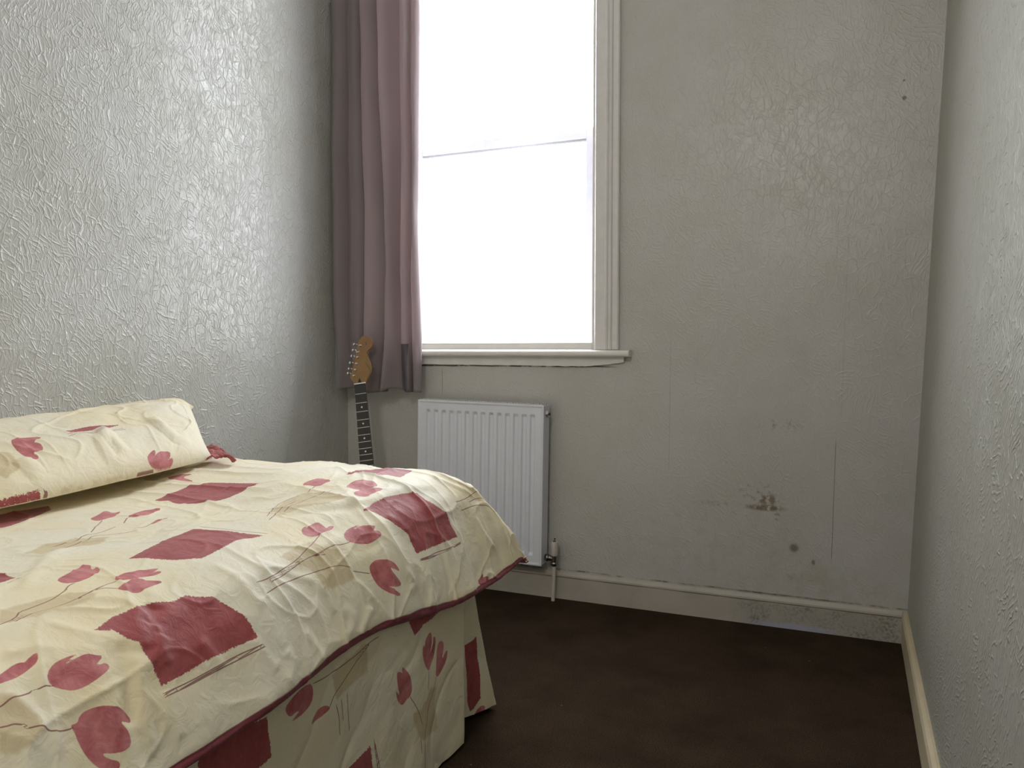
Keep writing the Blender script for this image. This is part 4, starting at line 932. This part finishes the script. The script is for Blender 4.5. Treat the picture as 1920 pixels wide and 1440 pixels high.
def ridge_height(a, b, ridges):
    px, py = a.ravel(), b.ravel(); h = np.zeros(px.shape)
    for amp, wid, pts in ridges:
        bs = np.full(px.shape, .06); bd = np.full(px.shape, .06)
        P = chaikin(pts, False)
        Q = np.array(P); x0, y0 = Q.min(0) - .06; x1, y1 = Q.max(0) + .06
        m = (px > x0) & (px < x1) & (py > y0) & (py < y1)
        if not m.any(): continue
        X, Y = px[m], py[m]; d = np.full(X.shape, .06); tt = np.zeros(X.shape)
        for i in range(len(P)-1):
            ax, ay = P[i]; bx, by = P[i+1]; ex, ey = bx-ax, by-ay; L = ex*ex+ey*ey+1e-12
            t = np.clip(((X-ax)*ex+(Y-ay)*ey)/L, 0, 1); q = np.hypot(X-ax-t*ex, Y-ay-t*ey)
            c = q < d; d = np.where(c, q, d); tt = np.where(c, (i+t)/(len(P)-1), tt)
        taper = np.clip(np.minimum(tt, 1-tt) * 5, 0, 1)
        h[m] += amp * np.exp(-(d/wid)**2) * taper
    return h.reshape(a.shape)
def normals_of(x, y, z):
    P = np.stack([x, y, z], -1)
    da = np.gradient(P, axis=0); db = np.gradient(P, axis=1)
    n = np.cross(da, db); n /= (np.linalg.norm(n, axis=-1, keepdims=True) + 1e-12)
    return P, n
def grid_object(name, P, fields, m, parent=None, close_i=False):
    ni, nj = P.shape[:2]
    me = bpy.data.meshes.new(name)
    me.vertices.add(ni*nj); me.vertices.foreach_set('co', P.reshape(-1).astype(np.float32))
    i, j = np.meshgrid(np.arange(ni-1), np.arange(nj-1), indexing='ij')
    q = np.stack([i*nj+j, (i+1)*nj+j, (i+1)*nj+j+1, i*nj+j+1], -1).reshape(-1, 4)
    nf = len(q)
    me.loops.add(nf*4); me.loops.foreach_set('vertex_index', q.ravel().astype(np.int32))
    me.polygons.add(nf); me.polygons.foreach_set('loop_start', np.arange(0, nf*4, 4, dtype=np.int32))
    me.polygons.foreach_set('loop_total', np.full(nf, 4, dtype=np.int32))
    me.polygons.foreach_set('use_smooth', np.ones(nf, bool))
    me.update(calc_edges=True); me.validate()
    for k, v in fields.items():
        at = me.attributes.new(k, 'FLOAT', 'POINT'); at.data.foreach_set('value', np.asarray(v).ravel().astype(np.float32))
    me.materials.append(m)
    o = bpy.data.objects.new(name, me); col.objects.link(o)
    if parent: o.parent = parent
    return o

# ---------------- bed (divan base, mattress) under the bedding
bed = empty('bed', (-1.45, .78, 0))
tag(bed, 'divan bed against the embossed wall, hidden under the tulip print duvet and skirt', 'bed')
def rel(o, root):
    o.parent = root; o.matrix_parent_inverse = Matrix.Translation(root.location).inverted(); return o
rel(MB().box(-1.96, -.885, -.12, 1.66, .07, .31).build('divan_base', M['divan'], bevel=.01), bed)
rel(MB().box(-1.965, -.965, -.13, 1.66, .31, .555).build('mattress', M['mattress'], bevel=.04, seg=4), bed)
for x in (-1.91, -.94):
    for y in (-.05, 1.58):
        rel(MB().tube([(x, y, 0), (x, y, .02), (x, y, .07)], [.018, .024, .028], 16).build('leg', M['wood']), bed)

# ---------------- duvet
s_ = np.concatenate([np.arange(.054, .30, .005), np.arange(.30, DU_S0 + DU_END, .0029), [DU_S0 + DU_END]])
t_ = np.concatenate([np.arange(-.12, .55, .0032), np.arange(.55, DU_YE + DU_HEM, .0029)])
S, T = np.meshgrid(s_, t_, indexing='ij')
x, y, z = duvet_base(S, T)
P, N = normals_of(x, y, z)
N = np.where(N[..., 2:3] < -.6, N, N)
ws, wt = S + .03*fbm(S*3, T*3, 5, 2), T + .03*fbm(S*3, T*3, 9, 2)
h = .0042*fbm(ws*3.5, wt*3.5, 1, 3) + .0014*fbm(ws*11, wt*8, 21, 2)
r1 = np.clip(ridged(ws*6 + .3*wt, wt*4.2, 31), 0, 1)**5
r2 = np.clip(ridged(ws*4.5 - wt*3, ws*2.5 + wt*7, 41), 0, 1)**6
r3 = np.clip(ridged(ws*12 + wt*5, wt*11 - ws*4, 51), 0, 1)**4
h += .0030*r1 + .0034*r2 + .0019*r3
# drape folds running down the foot side, and gathers along the far end
ax_ = np.clip((S - DU_S0 + .16) / (DU_HEM + .16), 0, 1)
h += ax_**1.6 * (.0070*vnoise(T*11 + .6*vnoise(T*3, S*2, 3), S*1.5, 71) + .0035*vnoise(T*26, S*4, 72)) * np.clip(1.2 - .3*T, .5, 1)
ay_ = np.clip((T - 1.38) / .30, 0, 1)
h += ay_ * (.0075*vnoise(S*7.5, T*2.2, 81) + .0040*vnoise(S*19, T*3, 82))
# rucks running across the bed near the far end
rk = np.clip((T - 1.15) / .25, 0, 1) * np.clip((1.75 - T) / .15, 0, 1)
h += rk * .0055 * np.clip(ridged(T*11 + .5*S + .5*vnoise(S*3, T*2, 91), S*1.9, 92), 0, 1)**2.5
h += .6*ridge_height(S, T, DUVET_RIDGES)
wall_fade = np.clip((S - .054) / .05, 0, 1)
under = np.clip((S - DU_S0 - DU_HEM) / .015, 0, 1)
h = h * wall_fade * (1 - .8*under)
P = P + N * (h * np.where(N[..., 2] < -2, -1, 1))[..., None]
P[..., 0] = np.maximum(P[..., 0], XL + .004)
F = print_fields(S, T, DUVET_PRINT)
F['hem'] = S - DU_S0 - DU_HEM + .006
duvet = grid_object('duvet', P, F, M['duvet'])
sdv = duvet.modifiers.new('filling', 'SOLIDIFY'); sdv.thickness = .006; sdv.offset = -1; sdv.use_rim = True
tag(duvet, 'crumpled cream duvet printed with crimson squares and tulips, spread over the bed', 'duvet')

# ---------------- valance skirt
u_ = np.concatenate([np.arange(0, .5, .01), np.arange(.5, 2.10, .003), np.arange(2.10, 3.20, .012)])
w_ = np.linspace(0, 1, 150)
U, W = np.meshgrid(u_, w_, indexing='ij')
x, y, z = valance_base(U, W)
P, N = normals_of(x, y, z)
h = W * (.0065*vnoise(U*7, W*.8, 3) + .0030*vnoise(U*17, W*1.5, 4)) + .0022*fbm(U*9, W*4, 8, 3) + .003*np.clip(ridged(U*5+W*1.4, W*2-U*2, 14), 0, 1)**5
edge = np.exp(-((U - 1.81)/.05)**2) + np.exp(-((U - 2.03)/.04)**2)
h = h * (1 - .7*np.clip(edge, 0, 1))
P = P + N * h[..., None]
P[..., 2] += W**6 * .006*np.maximum(0, vnoise(U*9, W*0, 77))
P[..., 2] = np.maximum(P[..., 2], .004)
valance = grid_object('valance_sheet', P, print_fields(U, W * .45, [(k, [(a, b*.45) for a, b in p]) for k, p in VALANCE_PRINT]), M['valance'])
tag(valance, 'cream tulip and square print skirt hanging from the bed to the brown carpet', 'bed skirt')

# ---------------- pillow
def pil_grid(side):
    uu = np.sin(np.linspace(-np.pi/2, np.pi/2, 330)); vv = np.sin(np.linspace(-np.pi/2, np.pi/2, 200))
    A, B = np.meshgrid(uu, vv, indexing='ij')
    x, y, z = pillow_base(A, B, side)
    P, N = normals_of(x, y, z)
    a, b = A*.45, B*.26
    edge = (1 - np.clip(np.abs(A), 0, 1)**8) * (1 - np.clip(np.abs(B), 0, 1)**8)
    h = .0050*fbm(a*7, b*7, 2, 3) + .0045*np.clip(ridged(a*6+b*7, b*5-a*5, 5), 0, 1)**4 + .0030*np.clip(ridged(a*15, b*9+a*3, 6), 0, 1)**4
    h += ridge_height(A, B, PILLOW_RIDGES)
    P[..., 2] += h * edge
    return A, B, P
A, B, P1 = pil_grid(1)
_, _, P2 = pil_grid(-1)
P1[..., 0] = np.maximum(P1[..., 0], XL + .003); P2[..., 0] = np.maximum(P2[..., 0], XL + .003)
Pc = np.concatenate([P1, P2[:, ::-1][:, 1:]], axis=1)
fields = print_fields(A, B, PILLOW_PRINT, .46, .26)
fc = {k: np.concatenate([v.reshape(A.shape), np.full((A.shape[0], A.shape[1]-1), .05)], axis=1) for k, v in fields.items()}
pillow = grid_object('pillow', Pc, fc, M['pillow'])
tag(pillow, 'cream tulip print pillow leaning on the embossed wallpaper at the bed side', 'pillow')

# the red end flap of the pillowcase, folded out on the duvet
fa_, fb_ = np.meshgrid(np.linspace(0, 1, 60), np.linspace(0, 1, 60), indexing='ij')
E0, E1, TP = np.array(FLAP[0]), np.array(FLAP[1]), np.array(FLAP[2])
Bp = E0 + (E1 - E0) * fa_[..., None]
Pf = Bp + (TP - Bp) * (fb_ ** .9)[..., None] * (1 - .12 * np.sin(np.pi * fa_))[..., None]
Pf[..., 2] += .012 * np.sin(np.pi * np.clip(fb_, 0, 1)) ** .7 * (.35 + .65 * np.abs(np.sin(2.3 * np.pi * fa_ + .9))) + .006 * vnoise(fa_ * 9, fb_ * 6, 3)
one = np.full(fa_.shape, -.04); far_ = np.full(fa_.shape, .05)
flap = grid_object('pillowcase_flap', Pf, {'patch': one, 'tan': far_, 'tulip': far_, 'stem': far_, 'stem_reach': far_}, M['pillow'], pillow)
sf = flap.modifiers.new('cloth', 'SOLIDIFY'); sf.thickness = .003; sf.offset = 0
flap['label'] = 'crimson end flap'

# ================================================================ curtain
zl = [.75, .788, .98, 1.26, 1.49, 1.915, 2.33, 3.03]
lines = [   # x of each fold edge at those heights
    [-1.958, -1.960, -1.972, -1.973, -1.973, -1.973, -1.973, -1.973],
    [-1.890, -1.892, -1.905, -1.902, -1.900, -1.900, -1.900, -1.900],
    [-1.835, -1.832, -1.835, -1.832, -1.828, -1.835, -1.845, -1.845],
    [-1.745, -1.745, -1.730, -1.715, -1.728, -1.743, -1.750, -1.750],
    [-1.655, -1.655, -1.665, -1.672, -1.668, -1.665, -1.662, -1.662],
    [-1.612, -1.612, -1.618, -1.622, -1.615, -1.615, -1.615, -1.615],
    [-1.572, -1.572, -1.578, -1.588, -1.592, -1.586, -1.580, -1.580]]
depth = [.048, .036, .058, .060, .036, .024]      # how far each fold bulges into the room
lean = [.0, .35, -.1, -.65, .25, .1]
nz = 190
zs = np.linspace(.782, 3.02, nz)
LX = [np.interp(zs, zl, l) for l in lines]
for k in range(1, 6): LX[k] = LX[k] + .0035*vnoise(zs*4, k*3.1 + zs*0, 5)
nu = 26
cols, rows_x, rows_y = [], [], []
for k in range(6):
    f = np.linspace(0, 1, nu, endpoint=(k == 5))
    for q in f:
        xx = LX[k] + (LX[k+1] - LX[k]) * q
        sk = q ** (1.0 + lean[k]) if lean[k] >= 0 else 1 - (1 - q) ** (1.0 - lean[k])
        b = math.sin(math.pi * sk) ** .60
        dd = depth[k] * (1 + .25*vnoise(zs*1.3, k*5.7 + zs*0, 12))
        swing = .022 * (1 - (k + q) / 6) ** 1.6          # the left side stands out into the room
        yy = 2.756 - swing - dd * b + .004*vnoise(zs*5 + q, k + zs*0, 15)
        # a slit opens between two folds at the bottom
        if k == 3 and q < .2:
            gk = np.clip((.955 - zs) / .05, 0, 1) * (1 - q / .2) * np.clip((zs - .80) / .03, 0, 1); yy = yy * (1 - gk) + 2.758 * gk
        low = np.clip((1.0 - zs) / .2, 0, 1)
        yy = yy + low * .010 * math.sin(9*(k + q))
        rows_x.append(xx + low * .006*math.sin(7*(k+q))); rows_y.append(yy)
X = np.maximum(np.array(rows_x), XL + .005); Y = np.minimum(np.array(rows_y), 2.764)
Z = np.repeat(zs[None, :], X.shape[0], 0)
hemw = .008*vnoise(X[:, :1]*22, X[:, :1]*0, 9) + .010*np.sin((X[:, :1] + 1.95)*30)
Z = Z + hemw * np.clip((.95 - Z)/.17, 0, 1)
cp = np.stack([X, Y, Z], -1)
curtain = grid_object('curtain', cp, {}, M['curtain'])
sd = curtain.modifiers.new('thickness', 'SOLIDIFY'); sd.thickness = .0025; sd.offset = 0
tag(curtain, 'long mauve curtain hanging in deep folds left of the bright window', 'curtain')
# dark strips laid on for the shade behind a fold and in a slit
def lining(i0, i1, j0, j1, name, label):  # lays a dark strip over the curtain in place of shade, not a lining
    sub = cp[i0:i1, j0:j1].copy(); sub[..., 1] -= .0035
    shade_strip = grid_object(name, sub, {}, M['curtain_gap_shade'], curtain); shade_strip['label'] = label
lining(4*nu, 5*nu, 0, 17, 'gap_shade_strip', 'dark strip put in for the shade behind the fold at the hem')
lining(3*nu, 3*nu + 5, 3, 18, 'gap_shade_strip', 'narrow dark strip put in for the shade of the slit between two folds')
rail = MB().tube([(-1.975, 2.752, 3.04), (-.60, 2.752, 3.04)], .012, 14).build('curtain_rail', M['white_pl'], curtain)
for xx in (-1.95, -.64):
    MB().box(xx - .01, xx + .01, 2.752, YB + .002, 3.033, 3.048).build('bracket', M['white_pl'], rail)

# ================================================================ radiator
rad = empty('radiator', (-1.325, 2.78, .14), (0, math.radians(.9), 0))
tag(rad, 'white panel radiator with vertical flutes below the window sill', 'radiator')
RW, RH = .536, .606
x0, x1 = -RW/2, RW/2
yf = -.046; yb = .012
# front sheet with pressed flutes (height field)
nx, nzr = 300, 120
gx = np.linspace(x0, x1, nx); gz = np.linspace(0, RH, nzr)
gz = np.unique(np.concatenate([gz, [.0, .004, .008, .012, RH-.012, RH-.008, RH-.004, .034, .038, .042, .046, RH-.046, RH-.042, RH-.038, RH-.034]]))
GX, GZ = np.meshgrid(gx, gz, indexing='ij')
pitch = .0342
fx = (GX + 7*pitch) / pitch
inr = (np.abs(GX) < 7*pitch)
ph = fx - np.floor(fx)
w = np.clip((.5 - np.abs(ph - .5) - .21) / .09, 0, 1); w = w*w*(3-2*w)
zz = np.clip((GZ - .036)/.010, 0, 1) * np.clip((RH - .036 - GZ)/.010, 0, 1)
rim = np.clip((np.minimum(np.minimum(GX-x0, x1-GX), np.minimum(GZ, RH-GZ)) - .006)/.004, 0, 1)
DY = .0075 * w * zz * inr + .003 * rim * (1) 
rp = np.stack([GX, yf - .003 + DY, GZ], -1)
fp = grid_object('front_panel', rp, {}, M['radiator'], rad)
sdm = fp.modifiers.new('sheet', 'SOLIDIFY'); sdm.thickness = .002; sdm.offset = -1
MB().box(x0 + .004, x1 - .004, yb - .006, yb, .01, RH - .012).build('back_panel', M['radiator'], rad)
for sx in (x0, x1 - .004):
    MB().box(sx, sx + .004, yf, yb, .004, RH - .003).build('side_panel', M['radiator'], rad, bevel=.001)
mb = MB()
nsl = 44
for i in range(nsl):
    a = x0 + .006 + (RW - .012) * i / nsl
    mb.box(a, a + .0070, yf + .004, yb - .002, RH - .008, RH + .0045)
for yy in (yf + .003, -.018, yb - .006):
    mb.box(x0 + .004, x1 - .004, yy, yy + .003, RH - .007, RH + .0025)
mb.build('top_grille', M['grille'], rad)
MB().box(x0 + .006, x1 - .006, yf + .006, yb - .008, RH - .030, RH - .028).build('convector_fins', M['dark_metal_and_shade'], rad)
bp = MB().tube([(x1, -.018, RH - .034), (x1 + .010, -.018, RH - .034)], [.014, .0125], 6, smooth=False).build('bleed_plug', M['nickel'], rad)
MB().tube([(x1 + .010, -.018, RH - .034), (x1 + .014, -.018, RH - .034)], .005, 10).build('bleed_screw', M['dark_metal_and_shade'], bp)
# valve at the lower right
vz = .027
vx = x1 + .038
valve = MB().tube([(x1 - .001, -.012, vz), (x1 + .006, -.012, vz), (x1 + .0065, -.012, vz), (x1 + .016, -.012, vz), (x1 + .0165, -.012, vz), (x1 + .024, -.012, vz), (vx, -.012, vz)],
                  [.012, .012, .0145, .0145, .011, .0115, .0110], 16)
valve.tube([(vx, -.012, vz - .014), (vx, -.012, vz + .016)], .0115, 16)
valve = valve.build('valve', M['chrome'], rad)
MB().tube([(vx, -.012, vz + .010), (vx, -.012, vz + .013), (vx, -.012, vz + .060), (vx, -.012, vz + .064)], [.011, .0130, .0130, .0115], 24).build('valve_cap', M['cap'], valve)
MB().tube([(vx, -.012, vz + .064), (vx, -.012, vz + .067), (vx, -.012, vz + .0672), (vx, -.012, vz + .074), (vx + .001, -.012, vz + .0742), (vx + .001, -.012, vz + .077)],
          [.006, .006, .002, .002, .0035, .0035], 10).build('cap_screw', M['brown'], valve)
MB().tube([(vx, -.012, vz - .012), (vx, -.012, vz - .015), (vx, -.012, vz - .024), (vx, -.012, vz - .029)], [.010, .0135, .0135, .009], 6 * 3).build('compression_nut', M['chrome'], valve)
MB().tube([(vx, -.012, vz - .026), (vx - .002, -.012, -.139)], .0070, 14).build('pipe', M['pipe'], rad)
for xx in (x0 + .1, x1 - .1):
    MB().box(xx - .012, xx + .012, yb - .002, YB - 2.78 + .001, .06, RH - .1).build('wall_bracket', M['grille'], rad)

# ================================================================ guitar
GS = 1.05
gt = empty('electric_guitar', (-1.606, 2.480, .004))
tag(gt, 'electric guitar with maple headstock and dark dotted neck, propped behind the bed', 'guitar')
nut_w = Vector((-1.762, 2.600, .812)); base_w = Vector((-1.606, 2.480, .004))
zax = (nut_w - base_w).normalized()
fr = Vector((math.sin(math.radians(16)), -math.cos(math.radians(16)), 0))
xax = (-fr).cross(zax).normalized()          # points to the viewer's right
yax = zax.cross(xax).normalized()
gt.matrix_world = Matrix.Translation(base_w) @ Matrix((xax, yax, zax)).transposed().to_4x4() @ Matrix.Scale(GS, 4)
NZ = (nut_w - base_w).length / GS            # nut height along the neck
body = [(-.165,.10),(-.150,.04),(-.10,.005),(0,.0),(.09,.008),(.145,.05),(.160,.10),(.150,.155),(.120,.195),(.115,.235),(.135,.28),(.150,.325),
        (.140,.355),(.115,.350),(.085,.320),(.045,.298),(.030,.296),(-.030,.300),(-.050,.318),(-.085,.360),(-.120,.395),(-.150,.392),(-.160,.355),(-.148,.30),(-.128,.25),(-.130,.20),(-.155,.155)]
body = chaikin(chaikin(body, True), True)
MB().prism(body, -.010, .034, True).build('body', M['black'], gt, bevel=.006, seg=3)
pg = chaikin(chaikin([(-.115,.33),(-.10,.25),(-.085,.19),(-.03,.150),(.03,.135),(.085,.07),(.125,.075),(.118,.13),(.085,.19),(.082,.24),(.085,.28),(.04,.27),(.03,.285),(-.03,.285),(-.05,.29)], True), True)
MB().prism(pg, -.0125, -.0095).build('pickguard', M['white_pl'], gt)
for zc_ in (.155, .205, .26):
    MB().box(-.038, .038, -.018, -.012, zc_ - .009, zc_ + .009).build('pickup', M['black'], gt, bevel=.004)
MB().box(-.040, .040, -.020, -.010, .100, .125).build('bridge', M['nickel'], gt, bevel=.002)
for p in ((.075, .135), (.095, .100), (.115, .065)):
    MB().tube([(p[0], -.012, p[1]), (p[0], -.026, p[1])], [.011, .009], 20).build('knob', M['white_pl'], gt)
def nw(zz): return .0210 + (.0285 - .0210) * (NZ - zz) / (NZ - .27)      # half width of the neck
mb = MB()
ring = []
for zz in np.linspace(.24, NZ + .004, 16):
    w_n = nw(max(zz, .27))
    ring.append([(w_n*math.cos(a), -.010 + .019*math.sin(a), zz) for a in np.linspace(0, math.pi, 13)])
n_ = 13
v = [q for r in ring for q in r]
f = [(i*n_+k, i*n_+(k+1) % n_, (i+1)*n_+(k+1) % n_, (i+1)*n_+k) for i in range(15) for k in range(n_)]
mb.add(v, f, True); mb.add(ring[0], [tuple(range(n_))]); mb.add(ring[-1], [tuple(range(n_))])
mb.build('neck', M['maple'], gt)
z0_ = .27
mb = MB().add([(-nw(z0_), -.0155, z0_), (nw(z0_), -.0155, z0_), (nw(NZ), -.0155, NZ), (-nw(NZ), -.0155, NZ),
               (-nw(z0_), -.0095, z0_), (nw(z0_), -.0095, z0_), (nw(NZ), -.0095, NZ), (-nw(NZ), -.0095, NZ)],
              [(0,1,2,3),(4,7,6,5),(0,4,5,1),(1,5,6,2),(2,6,7,3),(3,7,4,0)])
mb.build('fretboard', M['rosewood'], gt)
SC = .648
def fz(k): return NZ - SC * (1 - 2 ** (-k/12))
for k in range(1, 22):
    if fz(k) < .275: break
    w_n = nw(fz(k))
    MB().box(-w_n, w_n, -.0168, -.0150, fz(k) - .0011, fz(k) + .0011).build('fret', M['fret'], gt)
for k in (3, 5, 7, 9, 12, 15, 17, 19):
    zc_ = (fz(k) + fz(k-1)) / 2
    for dx in ((0,) if k != 12 else (-.012, .012)):
        MB().tube([(dx, -.0158, zc_), (dx, -.0150, zc_)], .0032, 16).build('inlay_dot', M['pearl'], gt)
MB().box(-.0215, .0215, -.0182, -.010, NZ, NZ + .0045).build('nut', M['pearl'], gt)
# headstock outline traced from the photograph: px right of / above the nut centre -> metres
hp = [(510,1215),(440,1140),(408,1095),(402,1050),(425,985),(450,900),(475,800),(500,700),(522,600),(545,480),(565,380),(590,300),(640,235),(720,205),(800,222),(855,275),(885,360),(875,420),(850,475),(800,515),(762,550),(752,585),(770,640),(800,720),(835,800),(852,880),(845,950),(815,1020),(775,1090),(750,1150),(742,1215)]
kx = 1/11.08/505/1.0
ca, sa = math.cos(math.radians(5.0)), math.sin(math.radians(5.0))
def hpt(px_, py_):
    dx, dz = (px_ - 626)*kx, (1232 - py_)*kx
    return (dx*ca + dz*sa, NZ + (-dx*sa + dz*ca))
head_o = chaikin([hpt(*p) for p in hp], True)
head = MB().prism(head_o, -.0085, .0055, False).build('headstock', M['maple'], gt, bevel=.0025, seg=3)
tr_ = chaikin([hpt(*p) for p in ((604,1095),(590,1140),(575,1200),(560,1225),(660,1225),(650,1190),(628,1140))], True)
MB().prism(tr_, -.0098, -.0084).build('truss_rod_plug', M['black'], head)
lg = chaikin([hpt(*p) for p in ((722,770),(760,775),(800,850),(845,900),(840,960),(815,950),(790,890),(750,830))], True)
MB().prism(lg, -.0090, -.0084).build('script_mark', M['decal2'], head)
lg = [hpt(*p) for p in ((738,345),(756,345),(752,360),(752,390),(760,402),(738,402),(744,390),(744,358))]
MB().prism(lg, -.0090, -.0084).build('print_mark', M['decal'], head)
t1 = hpt(738, 1000); 
posts = [(490,1047),(518,922),(545,795),(570,660),(566,552),(625,413)]
btns = [(330,970),(350,870),(378,745),(408,605),(440,478),(462,355)]
for i, ((pa, pb), (ba, bb)) in enumerate(zip(posts, btns)):
    X1, Z1 = hpt(pa, pb); X2, Z2 = hpt(ba, bb)
    tn = MB()
    tn.tube([(X1, -.0085, Z1), (X1, -.0105, Z1), (X1, -.0106, Z1), (X1, -.018, Z1)], [.0045, .0045, .0028, .0030], 14)
    tn.tube([(X1, .008, Z1), (X2 + .006, .008, Z2)], .0026, 10)
    tn.box(min(X1, X2) + .018, max(X1, X2) + .004, .0056, .013, Z1 - .0065, Z1 + .0065)
    tn = tn.build('tuning_peg', M['nickel'], head)
    big = .0080
    m2 = MB(); vv_, ff_ = [], []
    nn, mm = 14, 9
    for a in range(mm + 1):
        th = math.pi * a / mm
        for b in range(nn):
            ph_ = 2*math.pi*b/nn
            vv_.append((X2 + .0055*math.cos(th) - .002, .008 + .0050*math.sin(th)*math.cos(ph_), Z2 + big*.82*math.sin(th)*math.sin(ph_)))
    for a in range(mm):
        for b in range(nn): ff_.append((a*nn+b, a*nn+(b+1) % nn, (a+1)*nn+(b+1) % nn, (a+1)*nn+b))
    m2.add(vv_, ff_, True); m2.build('peg_button', M['nickel'], tn)
MB().tube([(hpt(600, 535)[0], -.0085, hpt(600, 535)[1]), (hpt(600, 535)[0], -.0125, hpt(600, 535)[1])], .0022, 10).build('string_tree', M['nickel'], head)
